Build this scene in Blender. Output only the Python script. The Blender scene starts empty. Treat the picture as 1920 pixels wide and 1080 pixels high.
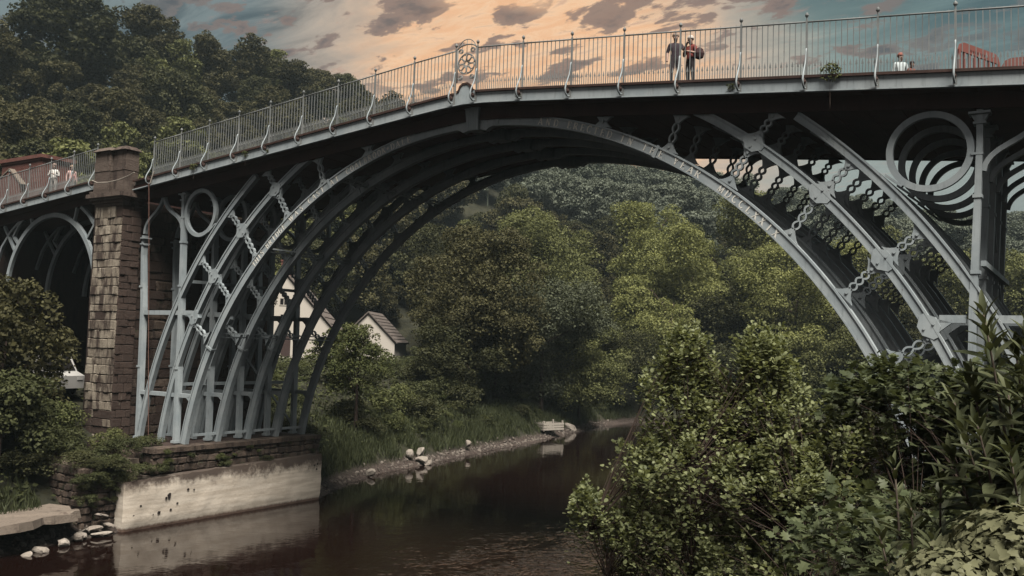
import bpy, bmesh, math, random
import numpy as np
from mathutils import Vector, Matrix
sc = bpy.context.scene
col = sc.collection
R_ = math.radians

# ------------------------------------------------------------------ camera
cam_d = bpy.data.cameras.new('camera'); cam = bpy.data.objects.new('camera', cam_d); col.objects.link(cam)
YAW, PIT, ROL, FOC = -0.577997, 0.0654165, 0.0311627, 1706.15
fw = Vector((math.sin(YAW)*math.cos(PIT), math.cos(YAW)*math.cos(PIT), math.sin(PIT)))
rt = Vector((math.cos(YAW), -math.sin(YAW), 0)); up = rt.cross(fw)
r2 = rt*math.cos(ROL)+up*math.sin(ROL); u2 = -rt*math.sin(ROL)+up*math.cos(ROL)
m = Matrix((r2, u2, -fw)).transposed().to_4x4(); m.translation = (18.523, -25.686, 7.675)
cam.matrix_world = m
cam_d.sensor_width = 36; cam_d.lens = 36*FOC/1920; cam_d.clip_start = .1; cam_d.clip_end = 3000
sc.camera = cam

# ------------------------------------------------------------------ light
SUN = Vector((0.37, -0.34, 0.865)).normalized()
sd = bpy.data.lights.new('sun', 'SUN'); so = bpy.data.objects.new('sun', sd); col.objects.link(so)
sd.energy = 5.0; sd.angle = R_(28); sd.color = (1, .96, .89)
so.rotation_euler = (-SUN).to_track_quat('-Z', 'Y').to_euler(); so.location = (0, -20, 60)
vs = sc.view_settings; vs.view_transform = 'Standard'; vs.look = 'None'; vs.exposure = .38; vs.gamma = 1; vs.use_curve_mapping = False
sc.cycles.max_bounces = 5; sc.cycles.diffuse_bounces = 0; sc.cycles.glossy_bounces = 3

class NT:
    """small helper to write node trees"""
    def __init__(s, nt): s.nt = nt; s.n = nt.nodes; s.l = nt.links
    def new(s, t, **k):
        n = s.n.new(t)
        for a, v in k.items(): setattr(n, a, v)
        return n
    def put(s, sock, v):
        if isinstance(v, bpy.types.NodeSocket): s.l.new(v, sock)
        elif isinstance(v, (tuple, list)) and len(v) == 3 and sock.type == 'RGBA': sock.default_value = (*v, 1)
        else: sock.default_value = v
    def m(s, op, a, b=0.0, c=None, clamp=False):
        n = s.new('ShaderNodeMath', operation=op, use_clamp=clamp); s.put(n.inputs[0], a); s.put(n.inputs[1], b)
        if c is not None: s.put(n.inputs[2], c)
        return n.outputs[0]
    def mix(s, f, a, b, t='MIX'):
        n = s.new('ShaderNodeMix', data_type='RGBA', blend_type=t); n.clamp_factor = True
        s.put(n.inputs[0], f); s.put(n.inputs[6], a); s.put(n.inputs[7], b); return n.outputs[2]
    def step(s, v, a, b, lo=0.0, hi=1.0):
        n = s.new('ShaderNodeMapRange', interpolation_type='SMOOTHSTEP'); s.put(n.inputs[0], v)
        n.inputs[1].default_value = a; n.inputs[2].default_value = b; n.inputs[3].default_value = lo; n.inputs[4].default_value = hi
        return n.outputs[0]
    def noise(s, vec, scale, detail=4, rough=.55, dist=0, out=0):
        n = s.new('ShaderNodeTexNoise'); s.put(n.inputs['Vector'], vec); n.inputs['Scale'].default_value = scale
        n.inputs['Detail'].default_value = detail; n.inputs['Roughness'].default_value = rough; n.inputs['Distortion'].default_value = dist
        return n.outputs[out]
    def mapping(s, vec, scale=(1, 1, 1), loc=(0, 0, 0), rot=(0, 0, 0)):
        n = s.new('ShaderNodeMapping'); s.put(n.inputs[0], vec); n.inputs[1].default_value = loc; n.inputs[2].default_value = rot; n.inputs[3].default_value = scale
        return n.outputs[0]

w = bpy.data.worlds.new('World'); sc.world = w; w.use_nodes = True
N = NT(w.node_tree); w.node_tree.nodes.clear()
sky = N.new('ShaderNodeTexSky', sky_type='NISHITA'); sky.sun_disc = False
sky.sun_elevation = math.asin(SUN.z); sky.sun_rotation = math.atan2(SUN.x, SUN.y); sky.air_density = 1; sky.dust_density = 1.5
tc = N.new('ShaderNodeTexCoord').outputs['Generated']
sep = N.new('ShaderNodeSeparateXYZ'); N.l.new(tc, sep.inputs[0]); dx, dy, dz = sep.outputs
def dotdir(v):
    n = N.new('ShaderNodeVectorMath', operation='DOT_PRODUCT'); N.l.new(tc, n.inputs[0]); n.inputs[1].default_value = Vector(v).normalized(); return n.outputs['Value']
inv = N.m('DIVIDE', 1.0, N.m('ADD', N.m('MAXIMUM', dz, 0.0), 0.16))
cv = N.new('ShaderNodeCombineXYZ'); N.l.new(N.m('MULTIPLY', dx, inv), cv.inputs[0]); N.l.new(N.m('MULTIPLY', dy, inv), cv.inputs[1])
P = cv.outputs[0]
Pr = N.mapping(P, scale=(1.0, 2.6, 1), rot=(0, 0, R_(28)))
streak = N.noise(Pr, 3.2, 8, .62, .6)
fine = N.noise(Pr, 11, 6, .65, .5)
puff = N.noise(N.mapping(P, scale=(1.0, 1.6, 1), loc=(3.1, 1.7, 0), rot=(0, 0, R_(32))), 6.2, 8, .58, .2)
puff2 = N.noise(N.mapping(P, loc=(7.7, 2.2, 0)), 1.6, 3, .5)
dg = dotdir((-.50, .81, .255))
warp = N.m('ADD', dg, N.m('MULTIPLY', N.m('SUBTRACT', streak, .5), .035))
veil = N.mix(N.step(streak, .38, .66), (.058, .112, .122), (.135, .21, .21))
veil = N.mix(N.step(dotdir((-.42, .86, .28)), .30, .78), N.mix(N.step(streak, .38, .66), (.13, .118, .110), (.23, .212, .198)), veil)
right_pale = N.step(N.m('ADD', dotdir((-.34, .93, .15)), N.m('MULTIPLY', N.m('SUBTRACT', streak, .5), .02)), .955, .998)
c = N.mix(N.m('MULTIPLY', right_pale, .7), veil, (.31, .40, .36))
c = N.mix(N.m('MULTIPLY', N.m('MULTIPLY', N.step(dz, .33, .17), .85), N.step(dotdir((-.30, .94, .1)), .86, .99)), c, (.31, .345, .315))
grey_left = N.step(dotdir((-.76, .56, .33)), .955, .99)
c = N.mix(N.m('MULTIPLY', grey_left, .7), c, N.mix(N.step(streak, .4, .62), (.060, .080, .092), (.20, .235, .24)))
c = N.mix(N.m('MULTIPLY', N.step(warp, .950, .979), .8), c, (.60, .47, .36))
c = N.mix(N.step(warp, .971, .993), c, N.mix(N.step(fine, .35, .68), (.93, .52, .275), (1.0, .66, .40)))
# pinkish lit edges and small grey cumulus
edge = N.m('MULTIPLY', N.step(fine, .56, .72), N.step(dg, .90, .97))
c = N.mix(N.m('MULTIPLY', edge, .55), c, (.50, .27, .20))
pm = N.step(N.m('ADD', puff, N.step(dz, .29, .37, 0, .055)), .545, .592)
pz = N.m('MULTIPLY', N.step(puff2, .36, .52), N.step(dz, .16, .30))
c = N.mix(N.m('MULTIPLY', N.m('MULTIPLY', pm, pz), .88), c, N.mix(N.step(puff, .57, .68), N.mix(N.step(dg, .90, .965), (.125, .135, .135), (.24, .16, .13)), N.mix(N.step(dg, .90, .965), (.075, .085, .09), (.085, .072, .078))))
ten = N.mix(1.0, c, (10, 10, 10), 'MULTIPLY')
fin = N.mix(.96, sky.outputs[0], ten)
bg = N.new('ShaderNodeBackground'); N.put(bg.inputs[0], fin); bg.inputs[1].default_value = .076
N.l.new(bg.outputs[0], N.new('ShaderNodeOutputWorld').inputs[0])

# ------------------------------------------------------------------ materials
def mat(name):
    mt = bpy.data.materials.new(name); mt.use_nodes = True
    n = NT(mt.node_tree); b = mt.node_tree.nodes['Principled BSDF']; return mt, n, b
def geo(n): return n.new('ShaderNodeNewGeometry')
def bump(n, b, h, s=.4, d=.02):
    x = n.new('ShaderNodeBump'); x.inputs['Strength'].default_value = s; x.inputs['Distance'].default_value = d
    n.put(x.inputs['Height'], h); n.l.new(x.outputs[0], b.inputs['Normal'])
def iron(name, c0, c1, rust, amt, rough=.55):
    mt, n, b = mat(name); p = geo(n).outputs['Position']
    big = n.noise(p, 1.1, 5, .6); fn = n.noise(p, 9, 5, .65); st = n.noise(n.mapping(p, scale=(5, 5, .6)), 2.0, 5, .6)
    c = n.mix(n.step(big, .35, .65), c0, c1)
    c = n.mix(n.m('MULTIPLY', n.step(st, .5, .75), .45), c, tuple(.45*v for v in c0))
    c = n.mix(n.m('MULTIPLY', n.step(n.noise(n.mapping(p, scale=(7, 7, .8)), 1.3, 4, .6), .62, .74), n.m('MULTIPLY', n.step(big, .45, .6), .55)), c, tuple(.5*a_+.5*b_ for a_, b_ in zip(rust, c0)))
    c = n.mix(n.m('MULTIPLY', n.step(fn, .72-amt, .82-amt*.6), .85), c, rust)
    n.put(b.inputs['Base Color'], c); b.inputs['Roughness'].default_value = rough; b.inputs['Specular IOR Level'].default_value = .3
    bump(n, b, fn, .25, .01); return mt
IRON = iron('iron_paint', (.35, .395, .41), (.44, .48, .485), (.12, .055, .03), .085)
RAILM = iron('rail_paint', (.20, .21, .205), (.28, .285, .275), (.10, .045, .03), .1)
DARKI = iron('shaded_soffit_iron', (.035, .014, .011), (.05, .022, .017), (.06, .02, .012), .1, .8)  # red-black shade under the deck is painted into this iron colour
RUSTI = iron('rusty_flange', (.045, .024, .019), (.075, .042, .034), (.075, .035, .024), .1, .75)
LETM, n, b = mat('letter_paint'); b.inputs['Base Color'].default_value = (.88, .85, .76, 1); b.inputs['Roughness'].default_value = .6
def stone(name, lo, hi, soot, samt, scale=1.0, lichen=None):
    mt, n, b = mat(name); g = geo(n); p = g.outputs['Position']
    oi = n.new('ShaderNodeObjectInfo').outputs['Random']
    st = n.noise(n.mapping(p, scale=(1.5, 1.5, .35)), 1.6*scale, 6, .65, .3); fn = n.noise(p, 14*scale, 6, .7); md = n.noise(p, 3.5*scale, 5, .6)
    c = n.mix(n.m('ADD', n.m('MULTIPLY', oi, .55), n.m('MULTIPLY', md, .5)), lo, hi)
    c = n.mix(n.m('MULTIPLY', n.step(fn, .45, .7), .5), c, tuple(.4*v for v in lo))
    c = n.mix(n.m('MULTIPLY', n.step(st, samt, samt+.16), .93), c, soot)
    if lichen: c = n.mix(n.m('MULTIPLY', n.step(n.noise(p, 2.3, 4), .58, .7), .7), c, lichen)
    n.put(b.inputs['Base Color'], c); b.inputs['Roughness'].default_value = .9
    bump(n, b, n.m('ADD', fn, md), .7, .04); return mt
PALES = stone('pale_stone', (.16, .12, .088), (.52, .45, .35), (.045, .026, .02), .445, 1.25)
SOOT_SHADE = stone('soot_shade_stone', (.045, .027, .020), (.085, .055, .042), (.22, .18, .14), .60)  # soot on the walls; also paints the shade of the pier's side face
CAPS = stone('cap_stone', (.075, .05, .040), (.19, .145, .115), (.035, .02, .016), .5)
RUBS = stone('rubble_stone', (.050, .033, .024), (.16, .115, .085), (.032, .02, .014), .45, 1, (.035, .045, .018))
RUBL = stone('ledge_stone', (.17, .13, .10), (.36, .30, .24), (.06, .04, .03), .54)
ROCKS = stone('river_rock', (.20, .16, .13), (.50, .44, .37), (.07, .045, .035), .58)
MORT = stone('mortar', (.035, .02, .016), (.06, .035, .028), (.02, .012, .01), .5)
BRICKM = stone('red_brick', (.15, .055, .040), (.22, .09, .07), (.07, .03, .025), .55)
TILEM = stone('roof_tile', (.13, .105, .09), (.22, .18, .155), (.09, .06, .05), .55)
def plain(name, c, rough=.7, var=.25, sc_=6):
    mt, n, b = mat(name); p = geo(n).outputs['Position']; f = n.noise(p, sc_, 4)
    n.put(b.inputs['Base Color'], n.mix(f, tuple(v*(1-var) for v in c), tuple(min(1, v*(1+var)) for v in c))); b.inputs['Roughness'].default_value = rough; return mt
WHITE = plain('white_render', (.62, .56, .48), .9, .06, 1.2)
GLASSM = plain('dark_glass', (.02, .018, .018), .15, .1)
WOODW = plain('weathered_wood', (.42, .37, .31), .8, .35, 8)
BARK = plain('bark', (.055, .035, .025), .9, .45, 9)
BARKG = plain('grey_bark', (.13, .10, .075), .9, .35, 12)
# concrete river wall: pale below, sooty ragged top, with dark pits
CONC, n, b = mat('concrete'); p = geo(n).outputs['Position']
sp = n.new('ShaderNodeSeparateXYZ'); n.l.new(p, sp.inputs[0]); z = sp.outputs[2]
nn = n.noise(p, 1.1, 7, .68); fn = n.noise(p, 7, 7, .7); lay = n.noise(n.mapping(p, scale=(.3, .3, 4)), 1.5, 6, .6)
c = n.mix(n.step(lay, .35, .65), (.55, .465, .37), (.72, .63, .52))
c = n.mix(n.m('MULTIPLY', n.step(fn, .55, .75), .35), c, (.26, .19, .14))
dirt = n.step(n.m('ADD', z, n.m('ADD', n.m('MULTIPLY', nn, 1.3), n.m('MULTIPLY', fn, .5))), 2.30, 2.85)
c = n.mix(n.m('MULTIPLY', dirt, .95), c, (.055, .035, .026))
c = n.mix(n.step(n.m('ADD', z, n.m('MULTIPLY', fn, .2)), .30, .16), c, (.15, .095, .07))
n.put(b.inputs['Base Color'], c); b.inputs['Roughness'].default_value = .92; bump(n, b, n.m('ADD', fn, nn), .5, .04)
def leafm(name, dark, light, trans=.2, rough=.55, nscale=.6, lo=.05):
    mt, n, b = mat(name); g = geo(n); oi = n.new('ShaderNodeObjectInfo').outputs['Random']
    f = n.m('ADD', n.m('MULTIPLY', g.outputs['Random Per Island'], .45), n.m('ADD', n.m('MULTIPLY', oi, .35), n.m('MULTIPLY', n.noise(g.outputs['Position'], nscale, 3), .45)))
    c = n.mix(n.step(f, lo+.1, .95), dark, light)
    n.put(b.inputs['Base Color'], c); b.inputs['Roughness'].default_value = rough; b.inputs['Specular IOR Level'].default_value = .15
    t = n.new('ShaderNodeBsdfTranslucent'); n.put(t.inputs[0], n.mix(.5, c, (light[0]*1.2, light[1]*1.2, light[2]*.6)))
    ms = n.new('ShaderNodeMixShader'); ms.inputs[0].default_value = trans
    n.l.new(b.outputs[0], ms.inputs[1]); n.l.new(t.outputs[0], ms.inputs[2]); n.l.new(ms.outputs[0], n.n['Material Output'].inputs[0]); return mt
L_HILL = leafm('hillside_leaf', (.028, .025, .011), (.105, .096, .043), .16, .6, .12)
L_MID = leafm('woodland_leaf', (.054, .060, .022), (.205, .212, .082), .2, .6, .25)
L_BRIGHT = leafm('sunny_leaf', (.105, .115, .040), (.36, .365, .135), .25, .6, .3)
L_DARK = leafm('dark_leaf', (.024, .026, .011), (.082, .082, .036), .16, .6, .3)
L_WILL = leafm('willow_leaf', (.048, .062, .020), (.125, .130, .050), .16, .6, .6)
L_ALD = leafm('alder_leaf', (.10, .115, .054), (.36, .38, .19), .32, .38, 2.2)
L_SYC = leafm('sycamore_leaf', (.040, .052, .025), (.14, .158, .08), .25, .42, 2.0)
L_BUD = leafm('lance_leaf', (.038, .046, .022), (.16, .17, .09), .16, .40, 3.0)
L_IVY = leafm('ivy_leaf', (.075, .077, .04), (.19, .187, .105), .16, .42, 4.0)
L_SHR = leafm('shrub_leaf', (.030, .035, .013), (.088, .094, .040), .16, .6, .8)
L_GRASS = leafm('grass_blade', (.026, .034, .014), (.072, .080, .036), .16, .6, .8)
L_UMB = leafm('umber_leaf', (.030, .028, .012), (.108, .100, .045), .16, .6, .25)
L_GREY = leafm('grey_green_leaf', (.045, .050, .029), (.165, .178, .108), .16, .6, .25)
L_FAR_HAZE = leafm('hazed_far_leaf', (.07, .085, .062), (.19, .208, .155), .15, .7, .05)  # far foliage paled and greyed: haze put into the leaf colour
GROUND, n, b = mat('earth'); p = geo(n).outputs['Position']; sp = n.new('ShaderNodeSeparateXYZ'); n.l.new(p, sp.inputs[0]); z = sp.outputs[2]
c = n.mix(n.step(n.noise(p, .8, 6, .65), .4, .6), (.018, .018, .008), (.036, .034, .016))
peb = n.mix(n.step(n.noise(p, 7, 5, .7), .42, .66), (.035, .023, .018), (.11, .082, .066))
c = n.mix(n.step(n.m('ADD', z, n.m('MULTIPLY', n.noise(p, 1.3, 4), .6)), 1.0, .5), c, peb)
n.put(b.inputs['Base Color'], c); b.inputs['Roughness'].default_value = .95; bump(n, b, n.noise(p, 5, 6, .7), .8, .1)
WATER, n, b = mat('river_water'); p = geo(n).outputs['Position']
b.inputs['Base Color'].default_value = (.0095, .0038, .0026, 1); b.inputs['Roughness'].default_value = .03; b.inputs['IOR'].default_value = 1.5
pr = n.mapping(n.mapping(p, rot=(0, 0, R_(-33))), scale=(1.9, 1.9, 1))
wv = n.noise(pr, 1.15, 2, .5, .6); sm = n.noise(n.mapping(pr, scale=(.7, 1, 1)), 3.4, 2, .5, .3); swl = n.noise(p, .7, 3, .5, .3)
def near_spot(cx_, cy_, ra, rb):
    q_ = n.new('ShaderNodeVectorMath', operation='LENGTH'); n.l.new(n.mapping(p, scale=(1/ra, 1/rb, 0), loc=(-cx_/ra, -cy_/rb, 0)), q_.inputs[0]); return n.step(q_.outputs['Value'], 1.0, .1)
patch = n.m('MULTIPLY', n.m('MAXIMUM', near_spot(4, 3, 11, 12), near_spot(8, 18, 8, 16)), n.step(n.noise(n.mapping(p, scale=(1, .6, 1), loc=(2.0, 6.0, 0)), .4, 4, .6), .30, .66))
h = n.m('ADD', n.m('MULTIPLY', swl, .012), n.m('MULTIPLY', n.m('ADD', wv, n.m('MULTIPLY', sm, .35)), n.m('ADD', .004, n.m('MULTIPLY', patch, .12))))
bump(n, b, h, 1.0, 1.0)

# ------------------------------------------------------------------ mesh helpers
class MB:
    def __init__(s): s.v = []; s.f = []; s.mi = []
    def add(s, vs_, fs, mi=0):
        o = len(s.v); s.v += [tuple(q) for q in vs_]; s.f += [tuple(i+o for i in f) for f in fs]; s.mi += [mi]*len(fs); return s
    def hexa(s, p, mi=0):   # p: 4 bottom, 4 top, both counter-clockwise seen from above
        return s.add(p, [(3, 2, 1, 0), (4, 5, 6, 7), (0, 1, 5, 4), (1, 2, 6, 5), (2, 3, 7, 6), (3, 0, 4, 7)], mi)
    def box(s, x0, x1, y0, y1, z0, z1, mi=0):
        return s.hexa([(x0, y0, z0), (x1, y0, z0), (x1, y1, z0), (x0, y1, z0), (x0, y0, z1), (x1, y0, z1), (x1, y1, z1), (x0, y1, z1)], mi)
    def bar(s, a, b_, w_, h_, upv=(0, 0, 1), mi=0):
        a = Vector(a); b_ = Vector(b_); d = (b_-a).normalized(); upv = Vector(upv)
        if abs(d.dot(upv)) > .98: upv = Vector((0, 1, 0))
        sd_ = d.cross(upv).normalized()*w_/2; u_ = sd_.cross(d).normalized()*h_/2
        q = [a-sd_-u_, a+sd_-u_, b_+sd_-u_, b_-sd_-u_, a-sd_+u_, a+sd_+u_, b_+sd_+u_, b_-sd_+u_]
        return s.hexa(q, mi)
    def tube(s, pts, r, n=6, mi=0, caps=True):
        pts = [Vector(q) for q in pts]; rs = r if isinstance(r, (list, tuple)) else [r]*len(pts)
        o = len(s.v); prev = None
        for i, q in enumerate(pts):
            d = (pts[min(i+1, len(pts)-1)]-pts[max(i-1, 0)]).normalized()
            if prev is None: prev = d.orthogonal().normalized()
            a = (prev-d*prev.dot(d)); a = a.normalized() if a.length > 1e-6 else d.orthogonal().normalized(); prev = a; b_ = d.cross(a)
            for k in range(n):
                t = 2*math.pi*k/n; s.v.append(tuple(q+(a*math.cos(t)+b_*math.sin(t))*rs[i]))
        for i in range(len(pts)-1):
            for k in range(n):
                s.f.append((o+i*n+k, o+i*n+(k+1) % n, o+(i+1)*n+(k+1) % n, o+(i+1)*n+k)); s.mi.append(mi)
        if caps:
            s.f.append(tuple(o+k for k in range(n-1, -1, -1))); s.mi.append(mi)
            e = o+(len(pts)-1)*n; s.f.append(tuple(e+k for k in range(n))); s.mi.append(mi)
        return s
    def arc(s, cx, cz, r0, r1, a0, a1, y0, y1, n=40, mi=0, closed=False):
        o = len(s.v)
        for i in range(n+1):
            t = a0+(a1-a0)*i/n; ct, st = math.cos(t), math.sin(t)
            for r, y in ((r0, y0), (r1, y0), (r1, y1), (r0, y1)): s.v.append((cx+r*ct, y, cz+r*st))
        for i in range(n):
            for k in range(4):
                s.f.append((o+i*4+k, o+i*4+(k+1) % 4, o+i*4+4+(k+1) % 4, o+i*4+4+k)); s.mi.append(mi)
        if not closed: s.f += [(o, o+1, o+2, o+3), (o+n*4+3, o+n*4+2, o+n*4+1, o+n*4)]; s.mi += [mi, mi]
        return s
    def prism(s, poly, y0, y1, mi=0):   # outline in the XZ plane
        k = len(poly); o = len(s.v)
        s.v += [(x, y0, z) for x, z in poly]+[(x, y1, z) for x, z in poly]
        s.f += [tuple(range(o, o+k)), tuple(range(o+2*k-1, o+k-1, -1))]+[(o+(i+1) % k, o+i, o+k+i, o+k+(i+1) % k) for i in range(k)]
        s.mi += [mi]*(k+2); return s
    def strip(s, pts, wd, y0, y1, mi=0):  # polyline of width wd in XZ, extruded in Y
        L = []; Rr = []
        for i, q in enumerate(pts):
            a = pts[max(i-1, 0)]; b_ = pts[min(i+1, len(pts)-1)]; d = Vector((b_[0]-a[0], b_[1]-a[1])).normalized(); nx, nz = -d.y*wd/2, d.x*wd/2
            L.append((q[0]+nx, q[1]+nz)); Rr.append((q[0]-nx, q[1]-nz))
        o = len(s.v); k = len(pts)
        for i in range(k): s.v += [(L[i][0], y0, L[i][1]), (Rr[i][0], y0, Rr[i][1]), (Rr[i][0], y1, Rr[i][1]), (L[i][0], y1, L[i][1])]
        for i in range(k-1):
            for j in range(4): s.f.append((o+i*4+j, o+i*4+(j+1) % 4, o+i*4+4+(j+1) % 4, o+i*4+4+j)); s.mi.append(mi)
        s.f += [(o+3, o+2, o+1, o), (o+k*4-4, o+k*4-3, o+k*4-2, o+k*4-1)]; s.mi += [mi, mi]; return s
    def lathe(s, prof, n=10, c=(0, 0, 0), mi=0):
        o = len(s.v)
        for r, z in prof:
            for k in range(n): t = 2*math.pi*k/n; s.v.append((c[0]+r*math.cos(t), c[1]+r*math.sin(t), c[2]+z))
        for i in range(len(prof)-1):
            for k in range(n): s.f.append((o+i*n+k, o+i*n+(k+1) % n, o+(i+1)*n+(k+1) % n, o+(i+1)*n+k)); s.mi.append(mi)
        s.f += [tuple(o+k for k in range(n-1, -1, -1)), tuple(o+(len(prof)-1)*n+k for k in range(n))]; s.mi += [mi, mi]; return s
    def mirror(s):
        q = MB(); q.v = [(-x, y, z) for x, y, z in s.v]; q.f = [f[::-1] for f in s.f]; q.mi = s.mi[:]; return q
    def mesh(s, name, mats, smooth=False):
        me = bpy.data.meshes.new(name); me.from_pydata(s.v, [], s.f)
        for q in (mats if isinstance(mats, (list, tuple)) else [mats]): me.materials.append(q)
        if any(s.mi): me.polygons.foreach_set('material_index', s.mi)
        bm = bmesh.new(); bm.from_mesh(me); bmesh.ops.recalc_face_normals(bm, faces=bm.faces); bm.to_mesh(me); bm.free()
        if smooth: me.polygons.foreach_set('use_smooth', [True]*len(me.polygons))
        me.update(); return me
def put(name, me, parent=None, loc=(0, 0, 0), rot=None, scale=None):
    if isinstance(me, tuple): me = me[0].mesh(name, me[1], *me[2:])
    o = bpy.data.objects.new(name, me); col.objects.link(o); o.location = loc
    if rot is not None: o.rotation_euler = rot
    if scale is not None: o.scale = scale
    if parent: o.parent = parent
    return o
def tag(o, label=None, cat=None, group=None, kind=None):
    for k, v in (('label', label), ('category', cat), ('group', group), ('kind', kind)):
        if v: o[k] = v
    return o
def thing(name, label, cat, loc=(0, 0, 0), rz=0, group=None):
    o = bpy.data.objects.new(name, None); col.objects.link(o); o.location = loc; o.rotation_euler = (0, 0, rz); o.empty_display_size = .2
    return tag(o, label, cat, group)
rng = np.random.default_rng(7); random.seed(7)

# ------------------------------------------------------------------ terrain
SHY = [-60, -14, -8.3, -3.5, 7.6, 11.9, 15.2, 20.6, 29.3, 38.9, 56.4, 64, 70]
SHX = [-11, -12.8, -13.4, -14.0, -14.3, -16.4, -17.5, -18.2, -19.7, -21.0, -24.2, -24.4, -22]
RIDGE = np.array([(-150, -60, 34), (-124, 10, 37), (-118, 36, 40), (-112, 62, 47), (-107, 97, 50), (-106, 130, 50), (-100, 165, 48), (-94, 181, 45), (-90, 222, 48), (-85, 298, 50), (-84, 345, 49), (-54, 388, 46), (18, 394, 37), (140, 380, 30)], float)
def dist_left(x, y):
    d1 = np.interp(y, SHY, SHX)-x; d2 = y-(67+.33*(x+24))
    k = 4.0; hh = np.clip(.5+.5*(d1-d2)/k, 0, 1); dm = d2*(1-hh)+d1*hh+k*hh*(1-hh)
    return np.where(y < 45, d1, np.where(d1 > -1e9, dm, d1))
def seg_ridge(x, y):
    best = np.full(np.shape(x), 1e9); hr = np.zeros(np.shape(x)); side = np.zeros(np.shape(x))
    for a, b_ in zip(RIDGE[:-1], RIDGE[1:]):
        ab = b_[:2]-a[:2]; t = np.clip(((x-a[0])*ab[0]+(y-a[1])*ab[1])/(ab@ab), 0, 1)
        px = a[0]+t*ab[0]; py = a[1]+t*ab[1]; d = np.hypot(x-px, y-py)
        s_ = ab[0]*(y-a[1])-ab[1]*(x-a[0]); q = d < best
        best = np.where(q, d, best); hr = np.where(q, a[2]+t*(b_[2]-a[2]), hr); side = np.where(q, s_, side)
    return best, hr, side
def lump(x, y): return np.sin(x*.13+1.3*np.sin(y*.07))*np.cos(y*.11+.8*np.sin(x*.09))
def ground_z(x, y):
    x = np.asarray(x, float); y = np.asarray(y, float)
    dl = dist_left(x, y); drr = x-np.where(y < 40, 13.0, 13.0+(y-40)*1.2)
    zl = np.interp(dl, [-40, -6, 0, .9, 3, 5.2, 10, 25, 35], [-2, -1.6, -.02, .5, 2.0, 2.75, 4.7, 5.9, 6.4])
    dr, hr, side = seg_ridge(x, y); inside = side < 0
    t = np.clip((dl-30)/np.maximum(dl-30+dr, 1e-3), 0, 1); t = np.where(inside, t, 1.0); t = t*t*(3-2*t)*.35+t*.65
    zl = zl+np.where(dl > 0, t*(hr-6.4), 0)+np.where(dl > 25, lump(x, y)*1.6, 0)
    zr = np.interp(drr, [-40, -6, 0, 1, 3, 5.2, 8, 60], [-2, -1.6, -.02, 1.1, 2.6, 5.0, 6.0, 8])
    zz = np.where(dl >= drr, zl, zr)
    zz = np.where((dl < 0) & (drr < 0), np.maximum(zl, zr), zz)
    return zz
xs = np.concatenate([np.arange(-250, -60, 5), np.arange(-60, 40, 1.25), np.arange(40, 191, 6)])
ys = np.concatenate([np.arange(-56, -12, 2), np.arange(-12, 70, 1.25), np.arange(70, 515, 5)])
X, Y = np.meshgrid(xs, ys); Z = ground_z(X, Y); Z += rng.normal(0, .06, Z.shape)*(np.abs(Z) > .3)
nx, ny = len(xs), len(ys)
me = bpy.data.meshes.new('ground')
idx = np.arange(nx*ny).reshape(ny, nx); fs = np.stack([idx[:-1, :-1], idx[:-1, 1:], idx[1:, 1:], idx[1:, :-1]], -1).reshape(-1, 4)
me.from_pydata(np.stack([X, Y, Z], -1).reshape(-1, 3).tolist(), [], fs.tolist()); me.materials.append(GROUND)
me.polygons.foreach_set('use_smooth', [True]*len(me.polygons))
tag(put('ground', me), 'wooded valley slopes and river banks on both sides of the river', kind='structure')
wm = MB(); wm.add([(-40, -56, 0), (120, -56, 0), (120, 110, 0), (-40, 110, 0)], [(0, 1, 2, 3)])
tag(put('river', (wm, WATER)), 'dark brown river with glinting ripples', kind='structure')

# ------------------------------------------------------------------ haze
hz, n, b = mat('haze_air'); n.n.remove(b)
pv = n.new('ShaderNodeVolumePrincipled'); pv.inputs['Color'].default_value = (.76, .92, .95, 1); pv.inputs['Density'].default_value = .00032; pv.inputs['Anisotropy'].default_value = .1
n.l.new(pv.outputs[0], n.n['Material Output'].inputs['Volume'])
tag(put('haze', (MB().box(-256, 196, -60, 520, -4, 112), hz)), 'thin blue haze filling the river gorge', kind='stuff')

# ------------------------------------------------------------------ the iron bridge
ZC = .235; FZ = 3.06; NP = 5; SP = 1.718
def zp(x): return 16.24-.0965*math.sqrt(x*x+.5)
def soff(x): return zp(x)-.52
bridge = thing('iron_bridge', 'grey cast iron arch bridge of five ribs spanning the river', 'bridge')
def planes(name, mb, mt=IRON, both=True, ks=range(NP), smooth=False):
    out = []
    for side in ((mb, mb.mirror()) if both else (mb,)):
        me = side.mesh(name, mt, smooth)
        for k in ks: out.append(put(name, me, bridge, (0, k*SP, 0)))
    return out
def rib(cx, cz, R, a0, a1, n=44, d=.30, lips=True):
    q = MB().arc(cx, cz, R-d/2, R+d/2-.04, a0, a1, 0, .17, n)
    q.arc(cx, cz, R+d/2-.037, R+d/2+.02, a0, a1, -.035, .205, n)
    if lips: q.arc(cx, cz, R-d/2-.02, R-d/2+.03, a0, a1, -.018, .188, n)
    return q
a_in = math.asin((FZ-ZC)/15.3)
rib_in = planes('inner_rib', rib(0, ZC, 15.3, a_in, math.pi/2-.017, 60))
a_m = math.asin((FZ-ZC)/16.9); planes('middle_rib', rib(0, ZC, 16.9, a_m, math.atan2(soff(8.1)-ZC+.06, 8.1), 44, .23))
a_o = math.asin((FZ+.1)/18.42); planes('outer_rib', rib(.06, -.1, 18.4, a_o, math.atan2(soff(11.3)+.1+.05, 11.3), 44, .22))
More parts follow.
